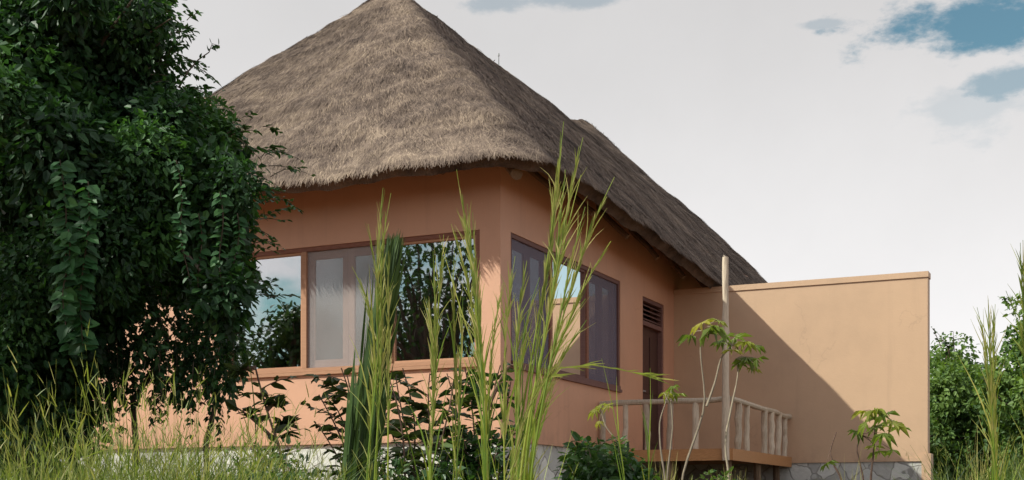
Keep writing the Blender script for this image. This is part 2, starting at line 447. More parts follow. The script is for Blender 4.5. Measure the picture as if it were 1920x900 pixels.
FRONT = lambda u, w, z: (u, -w, z)
SIDE = lambda u, w, z: (w, u, z)
WZ0, WZ1 = 1.75, 3.37
FW = (-4.12, -.28); SW = (.29, 4.13); DR = (5.13, 6.17, ZF, 3.30)
a = Acc()
wall_panel(a, FRONT, -W_, 0, ZF, 4.62, [(FW[0], FW[1], WZ0, WZ1)], WT)
wall_panel(a, SIDE, WT, L_ - WT, ZF, 4.62, [(SW[0], SW[1], WZ0, WZ1), DR], WT)
wall_panel(a, lambda u, w, z: (u, L_ + w, z), -W_, 0, ZF, 4.62, [], WT)
wall_panel(a, lambda u, w, z: (-W_ - w, u, z), WT, L_ - WT, ZF, 4.62, [], WT)
a.build('wall', M_wall, house)
a = Acc(); a.box(-W_ + .03, -.03, .03, L_ - .03, -.9, ZF - .002)
a.build('plinth', M_plinth, house)
a = Acc(); a.box(-W_ - .012, .012, -.012, L_ + .012, ZF - .055, ZF - .0015)
a.build('plinth_band', M_wall, house)
a = Acc(); a.box(-W_ + WT + .01, -WT - .01, WT + .01, L_ - WT - .01, ZF, ZF + .03); a.build('interior_floor', M_floor, house)
a = Acc(); a.box(-W_ + WT + .01, -WT - .01, 4.6, 4.72, ZF + .03, 4.4); a.build('interior_partition', M_inner, house)

def window(f, u0, u1, bays, mat_frame, mat_sash, mat_glass, mat_net, label, mull_mat=None):
    def bx(acc, a, b, w0, w1, c, d):
        v = [f(u, w, z) for u in (a, b) for w in (w0, w1) for z in (c, d)]
        acc.add(v, [(0, 1, 3, 2), (4, 6, 7, 5), (0, 4, 5, 1), (2, 3, 7, 6), (0, 2, 6, 4), (1, 5, 7, 3)], tint=random.random())
    fr = Acc(); t = .055
    bx(fr, u0 + .002, u0 + t, -.13, -.012, WZ0 + .05, WZ1 - .002); bx(fr, u1 - t, u1 - .002, -.13, -.012, WZ0 + .05, WZ1 - .002)
    bx(fr, u0 + t, u1 - t, -.13, -.014, WZ1 - t, WZ1 - .002)
    bx(fr, u0 + .002, u1 - .002, -.13, -.016, WZ0 + .002, WZ0 + .05)
    bw = (u1 - u0) / len(bays)
    w = fr.build('window', mat_frame, house); w['label'] = label
    for k in range(1, len(bays)):
        mu = Acc(); bx(mu, u0 + bw * k - .035, u0 + bw * k + .035, -.13, -.008, WZ0 + .051, WZ1 - t - .001)
        mu.build('mullion', mull_mat or mat_frame, w)
    s = Acc(); bx(s, u0 + .004, u1 - .004, -.012, .035, WZ0 - .045, WZ0 - .003); bx(s, u0 + .03, u1 - .03, -.011, .02, WZ0 + .001, WZ0 + .045)
    s.build('sill', M_framelit if f is FRONT else mat_frame, w)
    for k, kind in enumerate(bays):
        a0 = u0 + bw * k + (t if k == 0 else .035); a1 = u0 + bw * (k + 1) - (t if k == len(bays) - 1 else .035)
        z0, z1 = WZ0 + .05, WZ1 - t
        if kind == 'glass':
            e = Acc(); b = .03
            bx(e, a0, a0 + b, -.09, -.03, z0, z1); bx(e, a1 - b, a1, -.09, -.03, z0, z1)
            bx(e, a0 + b, a1 - b, -.09, -.031, z0, z0 + b); bx(e, a0 + b, a1 - b, -.09, -.031, z1 - b, z1)
            e.build('glazing_bead', M_framelit if f is FRONT else mat_frame, w)
            p = Acc(); bx(p, a0 + b, a1 - b, -.066, -.060, z0 + b, z1 - b); p.build('pane', mat_glass, w)
        else:
            mid = (a0 + a1) / 2
            for (b0, b1) in ((a0, mid - .002), (mid + .002, a1)):
                e = Acc(); b = .085
                bx(e, b0, b0 + b, -.12, -.075, z0, z1); bx(e, b1 - b, b1, -.12, -.075, z0, z1)
                bx(e, b0 + b, b1 - b, -.12, -.077, z0, z0 + b + .02); bx(e, b0 + b, b1 - b, -.12, -.077, z1 - b - .02, z1)
                e.build('sash', mat_sash, w)
                p = Acc(); bx(p, b0 + b, b1 - b, -.10, -.094, z0 + b + .02, z1 - b - .02); p.build('pane', M_glass3 if f is FRONT else mat_glass, w)
            e = Acc(); bx(e, a0 + .001, a1 - .001, -.040, -.037, z0 + .001, z1 - .001)
            e.build('insect_screen', mat_net, w)
    return w
window(FRONT, FW[0], FW[1], ('glass', 'net', 'glass'), M_frame, M_sash, M_glass, M_net, 'wide front window, netted double sash between two clear panes', M_framelit)
window(SIDE, SW[0], SW[1], ('net', 'glass', 'net'), M_sash_d, M_sash_d, M_glass2, M_net_d, 'side window, clear pane between two dark netted sashes', M_frame)

def door():
    u0, u1, z0, z1 = DR
    def bx(acc, a, b, w0, w1, c, d, t=None): acc.box(w0, w1, a, b, c, d, t)
    e = Acc(); t = .06
    bx(e, u0 + .002, u0 + t, -.14, -.015, z0, z1 - .002); bx(e, u1 - t, u1 - .002, -.14, -.015, z0, z1 - .002)
    bx(e, u0 + t, u1 - t, -.14, -.017, z1 - t, z1 - .002); bx(e, u0 + t, u1 - t, -.14, -.012, 2.86, 2.93)
    d = e.build('door', M_sash_d, house); d['label'] = 'dark wooden door with a louvred vent above'
    e = Acc(); bx(e, u0 + t, u1 - t, -.115, -.085, z0 + .01, 2.86)
    for (a, b) in ((u0 + t + .08, (u0 + u1) / 2 - .04), ((u0 + u1) / 2 + .04, u1 - t - .08)):
        for (c, q) in ((z0 + .15, z0 + .8), (z0 + .95, 2.72)):
            bx(e, a, b, -.086, -.072, c, q)
    e.build('door_leaf', M_door, d)
    for k in range(4):
        e = Acc(); z = 2.955 + k * .072
        v = [(-.11, y, z + .05) for y in (u0 + t, u1 - t)] + [(-.03, y, z) for y in (u1 - t, u0 + t)]
        v = v + [(x, y, q + .012) for x, y, q in v]
        e.add(v, [(0, 1, 2, 3), (4, 7, 6, 5), (0, 4, 5, 1), (1, 5, 6, 2), (2, 6, 7, 3), (3, 7, 4, 0)])
        e.build('louvre', M_sash_d, d)
    e = Acc(); bx(e, u0 + t + .04, u0 + t + .07, -.072, -.03, z0 + .95, z0 + .98); bx(e, u0 + t + .04, u0 + t + .16, -.035, -.022, z0 + .955, z0 + .975)
    e.build('handle', M_metal, d)
door()

# ---- thatched roof: rings of a hip roof with rounded hips
OV = .76
RCX, RCY = -W_ / 2, L_ / 2
HX, HYY = W_ / 2 + OV, L_ / 2 + OV
SLOPE, ZE = .965, 4.05
def ring_xy(seg, f, d):
    """seg 0..7: right edge, rear-right arc, rear edge, ... ; f along it; d inset from the eave"""
    a = HX - d; b = HYY - d
    r = np.clip(.50 * a / HX, 0, None)
    x = np.zeros_like(d); y = np.zeros_like(d)
    th = f * math.pi / 2
    for s_ in range(8):
        m = seg == s_
        if not m.any(): continue
        A, B, Rr, F, T = a[m], b[m], r[m], f[m], th[m]
        if s_ == 0: X, Y = A, -(B - Rr) + 2 * (B - Rr) * F
        if s_ == 1: X, Y = A - Rr + Rr * np.cos(T), B - Rr + Rr * np.sin(T)
        if s_ == 2: X, Y = (A - Rr) - 2 * (A - Rr) * F, B
        if s_ == 3: X, Y = -(A - Rr) - Rr * np.sin(T), B - Rr + Rr * np.cos(T)
        if s_ == 4: X, Y = -A, (B - Rr) - 2 * (B - Rr) * F
        if s_ == 5: X, Y = -(A - Rr) - Rr * np.cos(T), -(B - Rr) - Rr * np.sin(T)
        if s_ == 6: X, Y = -(A - Rr) + 2 * (A - Rr) * F, -B
        if s_ == 7: X, Y = (A - Rr) + Rr * np.sin(T), -(B - Rr) - Rr * np.cos(T)
        x[m] = X; y[m] = Y
    return RCX + x, RCY + y
def eave_sag(x, y, d):
    right = sstep((x - RCX) / HX * 1.3 - .3)
    return -(.30 * sstep((y - .3) / 7.5) * right) * (1 - d / HX) ** 2
def roof_pt(seg, f, d):
    x, y = ring_xy(seg, f, d)
    rem = HX - d
    z = ZE + SLOPE * d
    z = z + eave_sag(x, y, d)
    top = np.exp(-rem / .7)
    yf, yr = OV * -1 + HX, L_ + OV - HX
    z = z + top * (-.12 * sstep((y - yf) / 3.0) - .16 * np.exp(-((y - yr + 1.5) / 1.0) ** 2) + .20 * np.exp(-((y - yr + .1) / .8) ** 2))
    # courses and the long belly of the slope
    z = z + .012 * np.sin(d * 2 * math.pi / .62)
    return np.stack([x, y, z], -1)
def lump(p):
    return np.array([.055 * mnoise.noise(Vector(q * .9)) + .035 * mnoise.noise(Vector(q * 2.6 + 7)) + .016 * mnoise.noise(Vector(q * 7.0)) for q in p])

def roof():
    segs, fr = [], []
    for s_ in range(8):
        k = (190, 9, 70, 9, 60, 9, 120, 14)[s_]
        for i in range(k): segs.append(s_); fr.append(i / k)
    segs = np.array(segs); fr = np.array(fr); n = len(segs)
    ds = np.concatenate([np.linspace(0, HX - .5, 64), np.linspace(HX - .45, HX, 10)])
    rows = []
    for d in ds: rows.append(roof_pt(segs, fr, np.full(n, d)))
    V = np.concatenate(rows)
    disp = lump(V); dirn = np.array([0, 0, 1.0]); V = V + disp[:, None] * dirn
    m = len(ds); acc = Acc(); i = np.arange(n); j = (i + 1) % n; q = []
    for k in range(m - 1): q.append(np.stack([k * n + i, k * n + j, (k + 1) * n + j, (k + 1) * n + i], 1))
    acc.add(V, np.concatenate(q), tint=.45)
    # cut eave and underside
    e0 = V[:n]; cen = np.array([RCX, RCY, 0])
    inw = nrm((cen - e0) * [1, 1, 0]); bot = e0 + np.array([0, 0, -.17]); bx, by = ring_xy(segs, fr, np.full(n, .12))
    bot = np.stack([bx, by, e0[:, 2] - .14], -1)
    rows = [e0, bot]
    for d in (.5, 1.0, 1.6, 2.6, HX - .15):
        p = roof_pt(segs, fr, np.full(n, d)); p[:, 2] -= .30; rows.append(p)
    q = []
    for k in range(len(rows) - 1): q.append(np.stack([(k + 1) * n + i, (k + 1) * n + j, k * n + j, k * n + i], 1))
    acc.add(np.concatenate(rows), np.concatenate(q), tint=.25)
    # straw
    def strands(seg, cnt, dmin=0.02, dmax=HX - .05, ln=(.14, .40), wd=(.005, .011), power=None):
        f = rng.random(cnt); d = rng.uniform(dmin, dmax, cnt)
        if seg in (2, 6):
            keep = rng.random(cnt) < np.maximum(HX - d, 0.05) / HX
        elif seg in (0, 4):
            keep = rng.random(cnt) < (HYY - d) / HYY
        else: keep = rng.random(cnt) < 1
        f, d = f[keep], d[keep]; c = len(f); sg = np.full(c, seg)
        p = roof_pt(sg, f, d); p2 = roof_pt(sg, f, np.maximum(d - .05, -.1)); p3 = roof_pt(sg, np.clip(f + .004, 0, 1), d)
        down = nrm(p2 - p); along = nrm(p3 - p + 1e-6); nn = nrm(np.cross(down, along)); nn[nn[:, 2] < 0] *= -1
        p = p + lump(p)[:, None] * np.array([0, 0, 1.0])
        dr = nrm(down + along * rng.normal(0, .34, c)[:, None] + nn * rng.uniform(.0, .075, c)[:, None])
        L = rng.uniform(*ln, c); Wd = rng.uniform(*wd, c)
        base = p - dr * (L * .35)[:, None] + nn * .004
        sd = nrm(np.cross(dr, nn)); 
        tip = base + dr * L[:, None] - nn * (L * .05)[:, None]
        mid = base + dr * (L * .55)[:, None] + nn * .004
        VV = np.stack([base - sd * Wd[:, None] * .5, base + sd * Wd[:, None] * .5, mid + sd * Wd[:, None] * .5, mid - sd * Wd[:, None] * .5,
                       tip + sd * Wd[:, None] * .15, tip - sd * Wd[:, None] * .15], 1).reshape(-1, 3)
        ii = np.arange(c)[:, None] * 6
        acc.add(VV, np.concatenate([ii + [[0, 1, 2, 3]], ii + [[3, 2, 4, 5]]]), tint=np.repeat(np.clip(rng.normal(.48, .15, c), 0, 1), 6))
    strands(6, 80000); strands(7, 9000); strands(0, 60000, wd=(.008, .016)); strands(1, 3000)
    strands(4, 8000, wd=(.02, .03)); strands(2, 5000, wd=(.02, .03)); strands(5, 3000); strands(3, 1500)
    # fringe at the eave
    for seg, cnt in ((6, 7000), (7, 1100), (0, 11000), (5, 500), (1, 500), (4, 1500), (2, 1000)):
        strands(seg, cnt, -.02, .16, (.12, .30), (.006, .013))
    # ridge tufts
    c = 2600; yy = rng.uniform(-OV + HX - .2, L_ + OV - HX + .2, c); xx = RCX + rng.normal(0, .05, c)
    f = np.clip((yy - (RCY - (HYY - HX))) / (2 * (HYY - HX)), 0, 1)
    p = roof_pt(np.zeros(c, int), f, np.full(c, HX - .02)); p = p + lump(p)[:, None] * np.array([0, 0, 1.0])
    sgn = np.sign(rng.normal(size=c)); dr = nrm(np.stack([sgn * .75, rng.normal(0, .4, c), rng.uniform(-.75, -.30, c)], 1))
    acc.ribbons(p, dr, rng.uniform(.10, .24, c), .012, np.array([[0, 0, -.25]]), np.clip(rng.normal(.5, .2, c), 0, 1), seg=2)
    return acc.build('roof', M_thatch, house, smooth=False)
rf = roof()
# lightning rod on the ridge
a = Acc(); p0 = P(935, 132, 23.4); a.tube([p0 + [0, 0, -.35], p0, p0 + [0, 0, .28]], [.014, .012, .008], 6); a.tube([p0 + [0, 0, .26], p0 + [0, 0, .31]], [.02, .012], 6)
a.build('lightning_rod', M_metal, rf)

# rafter poles under the eaves
def rafter(p0, p1, r=.05):
    e = Acc(); t = np.linspace(0, 1, 5)[:, None]
    e.tube(np.asarray(p0) * (1 - t) + np.asarray(p1) * t + rng.normal(0, .006, (5, 3)), r * (1 + rng.normal(0, .05, 5)), 8, rng.random(), wob=.03)
    e.build('rafter', M_rafter, house)
for y in np.arange(.55, 14.9, 1.325):
    sag = float(eave_sag(np.array([.6]), np.array([y]), np.array([.1]))[0])
    rafter((-.2, y, 4.47), (.46, y, 3.91 + sag), .042)
for x in np.arange(-6.6, -.3, 1.2): rafter((x, .2, 4.50), (x, -.36, 4.03), .042)
rafter((-.2, .2, 4.5), (.42, -.42, 3.86), .07)
for x0, y0, x1, y1 in ((-W_, -.075, .05, -.075), (.075, .02, .075, 6.6)):
    e = Acc(); e.tube([(x0, y0, 4.36), ((x0 + x1) / 2, (y0 + y1) / 2, 4.37), (x1, y1, 4.35)], .07, 8, .4); e.build('wall_plate', M_rafter, house)

# ------------------------------------------------------------------ garden wall
GY, GX = 6.7, 4.08
gw = empty('garden_wall', (GX / 2, GY, -.3), 'tall plain plastered screen wall jutting from the bungalow, crossed by a diagonal roof shadow', 'wall')
a = Acc(); a.box(.001, GX, GY, GY + .24, .755, 3.54); a.build('wall_panel', M_wall2, gw)
a = Acc(); a.box(.001, GX + .012, GY - .018, GY + .26, 3.541, 3.63); a.build('coping', M_wall2, gw)
a = Acc(); a.box(.001, GX - .09, GY + .012, GY + .25, -.9, .70); a.build('plinth', M_stone, gw)
a = Acc(); a.box(GX - .088, GX + .05, GY - .02, GY + .26, -.9, .82); a.box(.001, GX - .089, GY - .012, GY + .25, .702, .754); a.build('corner_pier', M_wall2, gw)

# ------------------------------------------------------------------ deck, railing, post
DX, DY, DZ = 1.95, 3.20, .80
dk = empty('veranda_deck', (DX / 2, (DY + GY) / 2, -.3), 'small raised orange timber deck outside the side door', 'deck')
a = Acc(); y = DY
while y < GY - .03:
    w = min(.118, GY - .012 - y); a.box(.012, DX, y, y + w, DZ - .03, DZ + random.uniform(-.002, .002)); y += .126
a.build('deck_board', M_deck, dk)
a = Acc(); a.box(.012, DX + .012, DY - .032, DY - .004, DZ - .165, DZ - .004); a.build('fascia', M_deck, dk)
a = Acc(); a.box(DX + .003, DX + .03, DY - .004, GY - .012, DZ - .165, DZ - .004); a.build('fascia', M_deck, dk)
for (x, y) in ((.15, 3.3), (1.05, 3.3), (1.85, 3.4), (1.85, 5.0), (1.8, 6.4), (.2, 6.3)):
    a = Acc(); a.tube([(x, y, -.7), (x + .01, y, 0), (x, y, DZ - .031)], [.06, .055, .055], 8, random.random(), wob=.04); a.build('support_post', M_rafter, dk)

def pole_pts(p, q, n=6, j=.008):
    t = np.linspace(0, 1, n)[:, None]; v = np.asarray(p, float) * (1 - t) + np.asarray(q, float) * t
    o = rng.normal(0, j, (n, 3)); o[0] = 0; o[-1] = 0; return v + o
rl = empty('pole_railing', (DX / 2, DY + .05, DZ), 'low rustic railing of peeled branches round the timber deck', 'railing')
RZ = 1.475
def pole(name, p, q, r, mat=M_pole, par=rl, n=7, j=.006):
    e = Acc(); k = 1 + rng.normal(0, .07, n); e.tube(pole_pts(p, q, n, j), r * k, 9, random.random(), wob=.035); return e.build(name, mat, par)
pole('handrail', (.03, DY + .04, RZ - .01), (1.93, DY + .03, RZ + .01), .040, n=9)
pole('handrail', (1.95, DY + .03, RZ), (1.95, GY - .03, RZ - .03), .040, n=9)
for x, lean in ((.06, .0), (.40, .01), (.73, -.01), (1.06, .02), (1.43, .015)):
    pole('baluster', (x, DY + .05, DZ), (x + lean, DY + .04, RZ - .03), random.uniform(.038, .046))
for y in (3.62, 4.10, 5.10, 5.52, 5.95, 6.38):
    pole('baluster', (1.93, y, DZ), (1.94, y + random.uniform(-.03, .03), RZ - .03), random.uniform(.040, .050))
po = empty('tall_pole', (1.93, DY - .03, -.5), 'tall bare peeled pole standing upright at the outer corner of the deck railing', 'pole')
e = Acc(); n = 14; e.tube(pole_pts((1.905, DY - .085, .63), (1.90, DY - .085, 3.40), n, .004), np.linspace(.052, .042, n) * (1 + rng.normal(0, .04, n)), 10, .85, wob=.03); e.build('shaft', M_pole, po)
e = Acc(); e.tube([(1.90, DY - .085, 3.402), (1.905, DY - .085, 3.408)], [.042, .028], 10, .2); e.build('cut_top', M_pole, po)

# ------------------------------------------------------------------ plants: builders
def in_poly(px, py, poly):
    c = np.zeros(np.shape(px), bool); n = len(poly)
    for i in range(n):
        x1, y1 = poly[i]; x2, y2 = poly[(i + 1) % n]
        if y1 == y2: continue
        k = ((y1 > py) != (y2 > py)) & (px < (x2 - x1) * (py - y1) / (y2 - y1) + x1); c ^= k
    return c

def clump_leaves(acc, cen, rad, n, size, aspect=.55, tint=(.5, .2), shell=.55, up=.25):
    cen = np.asarray(cen, float); d = nrm(rng.normal(size=(n, 3)))
    rr = rng.uniform(shell, 1.05, n) ** .8
    p = cen + d * rr[:, None] * np.asarray(rad)
    p = p + rng.normal(0, .02, (n, 3))
    ax = nrm(d * .6 + rng.normal(0, .55, (n, 3)) + np.array([0, 0, -.45]))
    no = nrm(d * .6 + rng.normal(0, .45, (n, 3)) + np.array([0, 0, up + .3]))
    L = size * rng.uniform(.6, 1.3, n)
    acc.leaves(p, ax, no, L, L * aspect, np.clip(rng.normal(tint[0], tint[1], n) + d[:, 2] * .05, 0, 1))

def sprig(acc, tw, p, d, length, nl, size, aspect=.5, tint=.5, droop=-.25, r=.006):
    d = nrm(d); k = 6; t = np.linspace(0, 1, k)[:, None]
    pts = p + d * t * length + np.array([0, 0, droop]) * length * t ** 2 + rng.normal(0, .012 * length, (k, 3)) * t
    tw.tube(pts, np.linspace(r, r * .3, k), 4, random.random(), cap=False)
    f = np.sort(rng.uniform(.12, 1, nl)); f[-1] = 1
    q = np.stack([np.interp(f, t[:, 0], pts[:, i]) for i in range(3)], 1)
    tg = nrm(pts[-1] - pts[0]); s = nrm(np.cross(tg, [0, 0, 1.0]) + 1e-5)
    sg = np.where(np.arange(nl) % 2 == 0, 1, -1)[:, None]
    ax = nrm(tg * .55 + s * sg * .8 + rng.normal(0, .25, (nl, 3)) + np.array([0, 0, -.15]))
    no = nrm(np.array([0, 0, 1.0]) + rng.normal(0, .35, (nl, 3)))
    L = size * rng.uniform(.65, 1.25, nl) * (1 - .25 * f)
    acc.leaves(q, ax, no, L, L * aspect, np.clip(rng.normal(tint, .18, nl), 0, 1))

def limb(acc, p0, p1, r0, r1, n=7, j=.06):
    p0 = np.asarray(p0, float); p1 = np.asarray(p1, float); t = np.linspace(0, 1, n)[:, None]
    ln = np.linalg.norm(p1 - p0); o = rng.normal(0, j * ln * .35, (n, 3)); o[0] = 0; o[-1] = 0
    acc.tube(p0 * (1 - t) + p1 * t + o + np.array([0, 0, .08 * ln]) * np.sin(t * math.pi), np.linspace(r0, r1, n), 7, random.random(), wob=.05)

def tree(name, label, cat, base, clumps, mat, leaf, per, trunk_r=.12, group=None, aspect=.55, sprigs=0):
    base = np.asarray(base, float); t = empty(name, base, label, cat, group)
    tr = Acc(); cr = Acc(); tw = Acc(); C = np.array([c[0] for c in clumps]); top = C.mean(0); top[2] = C[:, 2].max() * .55 + C[:, 2].mean() * .45
    fork = base * .55 + top * .45; fork[:2] = base[:2] * .8 + top[:2] * .2
    limb(tr, base - [0, 0, .15], fork, trunk_r, trunk_r * .7)
    for c, r in clumps:
        limb(tr, fork + rng.normal(0, .03, 3), np.asarray(c), trunk_r * .5, trunk_r * .08, 6)
        k = int(per * (np.mean(r) ** 2) / .25)
        clump_leaves(cr, c, r, k, leaf, aspect, (random.uniform(.25, .75), .17))
    for i in range(sprigs):
        c, r = clumps[rng.integers(len(clumps))]; d = nrm(rng.normal(size=3) + [0, 0, .25])
        sprig(cr, tr, np.asarray(c) + d * np.asarray(r) * .8, d, np.mean(r) * rng.uniform(.5, .9), 12, leaf * 1.1, aspect, .5)
    tr.build('trunk', M_bark, t); cr.build('crown', mat, t)
    return t

# ------------------------------------------------------------------ big creeper-clad tree on the left
def creeper_tree():
    dense = [(-120, -90), (335, -60), (338, 20), (352, 95), (345, 150), (352, 188), (405, 205), (440, 238), (505, 272), (480, 322), (518, 388),
             (478, 440), (468, 485), (500, 560), (470, 620), (440, 668), (405, 640), (345, 585), (262, 560), (215, 640), (150, 660), (142, 780), (-120, 820)]
    base = P(60, 950, 9.6); base[2] = gz(base[0], base[1])
    t = empty('creeper_tree', base, 'big dark tree smothered in hanging creepers, hiding the left end of the bungalow', 'tree')
    tr, cr = Acc(), Acc()
    fork = P(110, 430, 9.9); limb(tr, base - [0, 0, .2], fork, .16, .11, 8); limb(tr, P(235, 960, 9.9), P(290, 330, 9.9), .026, .016, 9, .10)
    limb(tr, P(388, 930, 9.7), P(405, 330, 9.6), .022, .014, 9, .06)
    made = 0; tries = 0
    while made < 185 and tries < 60000:
        tries += 1
        px, py = rng.uniform(-110, 520), rng.uniform(-80, 800); Z = float(np.clip(9.6 + rng.normal(0, .6), 8.4, 10.9))
        edge = in_poly(px + 130, py, dense) and in_poly(px, py + 130, dense)
        r = rng.uniform(.20, .36) if edge else rng.uniform(.12, .22); rp = r * FPX / Z * .82
        th = np.arange(10) * .628
        if not in_poly(px + rp * np.cos(th), py + rp * np.sin(th), dense).all(): continue
        thin = px > 215 and py < 215
        if thin and rng.random() < .35: continue
        made += 1; c = P(px, py, Z)
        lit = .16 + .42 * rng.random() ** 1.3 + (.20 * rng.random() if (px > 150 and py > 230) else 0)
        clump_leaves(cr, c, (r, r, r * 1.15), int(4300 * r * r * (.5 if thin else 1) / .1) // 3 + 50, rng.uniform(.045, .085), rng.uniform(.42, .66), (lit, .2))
        if rng.random() < .5: limb(tr, fork + rng.normal(0, .2, 3), c, .035, .008, 6)
    for k in range(26):                      # loose crown top, the sky shows through it
        py = rng.uniform(-40, 200); px = rng.uniform(225, 318 + .12 * py); c = P(px, py, 9.5 + rng.normal(0, .35))
        clump_leaves(cr, c, (.13, .13, .15), 46, .06, .42, (.30, .2)); limb(tr, P(230, 200, 9.6) + rng.normal(0, .1, 3), c, .012, .004, 6)
    # loose sprigs along the outline
    for (px, py) in dense[1:16] + [(300, 40), (330, 60), (345, 120), (310, 150), (340, 170), (380, 195), (460, 260), (500, 330), (490, 420), (490, 520), (470, 600), (300, 5), (260, 0), (508, 290), (512, 372), (488, 460), (496, 545), (455, 640)] * 4:
        p = P(px - 25 + rng.normal(0, 18), py + rng.normal(0, 14), 9.5 + rng.normal(0, .3))
        sprig(cr, tr, p, RIGHT * rng.uniform(.3, 1) + np.array([0, 0, rng.uniform(-.3, .6)]) - VIEW * rng.uniform(-.3, .5), rng.uniform(.12, .34), 11, .068, .5, .5, -.35, .004)
    # the twig that reaches out against the sky
    tw = np.array([P(335, 165, 9.4), P(352, 135, 9.4), P(372, 112, 9.4), P(392, 98, 9.4), P(398, 82, 9.4), P(412, 86, 9.4)])
    tr.tube(tw, [.008, .007, .005, .004, .003, .002], 5, .3, cap=False)
    for k in range(16):
        f = rng.uniform(0, 5); i = int(f); p = tw[min(i, 4)] * (1 - (f - i)) + tw[min(i + 1, 5)] * (f - i)
        cr.leaves([p], [rng.normal(size=3)], [rng.normal(size=3) + np.array([0, 0, .6])], .055, .022, .35)
    sprig(cr, tr, P(330, 60, 9.5), RIGHT + np.array([0, 0, .15]), .16, 9, .05, .4, .3, -.1, .004)
    sprig(cr, tr, P(450, 275, 9.3), RIGHT + np.array([0, 0, -.05]), .27, 12, .07, .5, .6, -.1, .004)
    sprig(cr, tr, P(470, 410, 9.3), RIGHT + np.array([0, 0, .05]), .26, 10, .06, .45, .4, -.1, .004)
    # thin curtain low down, the sunlit wall shows through it
    for k in range(150):
        px = rng.uniform(150, 440); py = rng.uniform(520, 690); p = P(px, py, 9.6 + rng.normal(0, .35)); ln = rng.uniform(.22, .62)
        if px < 215 and py < 600: continue
        sprig(cr, tr, p, np.array([rng.normal(0, .15), rng.normal(0, .15), -1.0]), ln, int(ln * 52), .062, .6, .30, 0, .003)
    for k in range(40):
        px = rng.uniform(330, 445) if k % 3 else rng.uniform(200, 330); py = rng.uniform(540, 730)
        clump_leaves(cr, P(px, py, 9.6 + rng.normal(0, .3)), (.10, .10, .17), 34, .06, .55, (.30, .15))
    for k in range(60):
        px = rng.uniform(-60, 165); py = rng.uniform(560, 850)
        clump_leaves(cr, P(px, py, 9.8 + rng.normal(0, .5)), (.25, .25, .25), 150, .075, .6, (.25, .12))
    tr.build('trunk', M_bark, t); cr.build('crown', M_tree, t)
    # hanging vines with stacked heart-shaped leaves
    for (x0, y0, x1, y1, Z, nl, sz) in ((112, 300, 138, 655, 8.0, 50, .135), (165, 340, 152, 650, 7.95, 46, .14), (128, 430, 120, 610, 7.9, 22, .14), (330, 300, 352, 520, 8.2, 30, .10), (412, 360, 418, 560, 8.3, 28, .10), (372, 400, 378, 590, 8.4, 26, .10), (445, 400, 440, 560, 8.5, 22, .095)):
        st, lf = Acc(), Acc(); n = 12; t_ = np.linspace(0, 1, n)
        pts = np.array([P(x0 + (x1 - x0) * q + 5 * math.sin(q * 7), y0 + (y1 - y0) * q, Z) for q in t_])
        st.tube(pts, .0035, 5, .1); nl = int(nl * 1.45); sz *= .80
        for k in range(nl):
            f = (k + .5) / nl; p = np.array([np.interp(f, t_, pts[:, i]) for i in range(3)])
            s = 1 if k % 2 else -1
            ax = nrm(RIGHT * s * .85 - VIEW * .35 + np.array([0, 0, -.35]) + rng.normal(0, .34, 3)); no = nrm(-VIEW * .6 + np.array([0, 0, .8]) + rng.normal(0, .32, 3))
            L = sz * rng.uniform(.55, 1.05); lf.leaves([p], [ax], [no], L, L * rng.uniform(.6, .85), np.clip(rng.normal(.42, .22), 0, 1), .12, .22)
        v = st.build('vine', M_bark, t); lf.build('vine_leaves', M_vine, v)
creeper_tree()

# ------------------------------------------------------------------ bush and trees on the right, behind the garden wall
def bush_clumps(px0, px1, ytop, ybot, Z, n, r):
    out = []
    for i in range(n):
        px = rng.uniform(px0, px1); f = rng.random()
        u = (px - px0) / (px1 - px0) * 2 - 1
        yt = ytop + (ybot - ytop) * .35 * u * u
        out.append((P(px, yt + (ybot - yt) * f ** 1.05, Z + rng.normal(0, Z * .03)), np.array([1, 1, .8]) * r * rng.uniform(.7, 1.25)))
    return out
def bgtree(label, px0, px1, ytop, ybot, Z, n, r, leaf, per, mat=None, name='bush_tree'):
    b = P((px0 + px1) / 2, 950, Z); b[2] = gz(b[0], b[1])
    tree(name, label, 'tree', b, bush_clumps(px0, px1, ytop, ybot, Z, n, r), mat or M_tree_b, leaf, per, .13, 'trees behind the garden wall', .6, 30)
bgtree('rounded green tree just past the free end of the garden wall', 1735, 1850, 655, 945, 30, 60, .50, .12, 300)
bgtree('taller light green tree at the right edge behind the tall grass', 1872, 2010, 575, 945, 27, 66, .50, .12, 300)
bgtree('dark low tree in the gap between the two green trees', 1800, 1905, 690, 945, 34, 36, .62, .17, 180, M_tree_c)
bgtree('farther tree mostly hidden behind the garden wall', 1610, 1740, 700, 940, 36, 24, .7, .2, 120)
bgtree('wide tree beyond the right edge of view', 1990, 2300, 520, 900, 33, 34, .9, .22, 110)
# bare twig against the sky
for i in range(1):
    b = P(1775, 660, 29.6); t = empty('bare_shrub', b, 'thin twig with a few leaves poking above the rounded tree', 'shrub'); s_, l_ = Acc(), Acc()
    for k in range(6): sprig(l_, s_, b + rng.normal(0, .08, 3), np.array([rng.normal(-.1, .5), rng.normal(0, .3), 1.0]), rng.uniform(.35, .6), 7, .14, .5, .2, -.1, .012)
    s_.build('stem', M_twig, t); l_.build('leaves', M_tree_c, t)

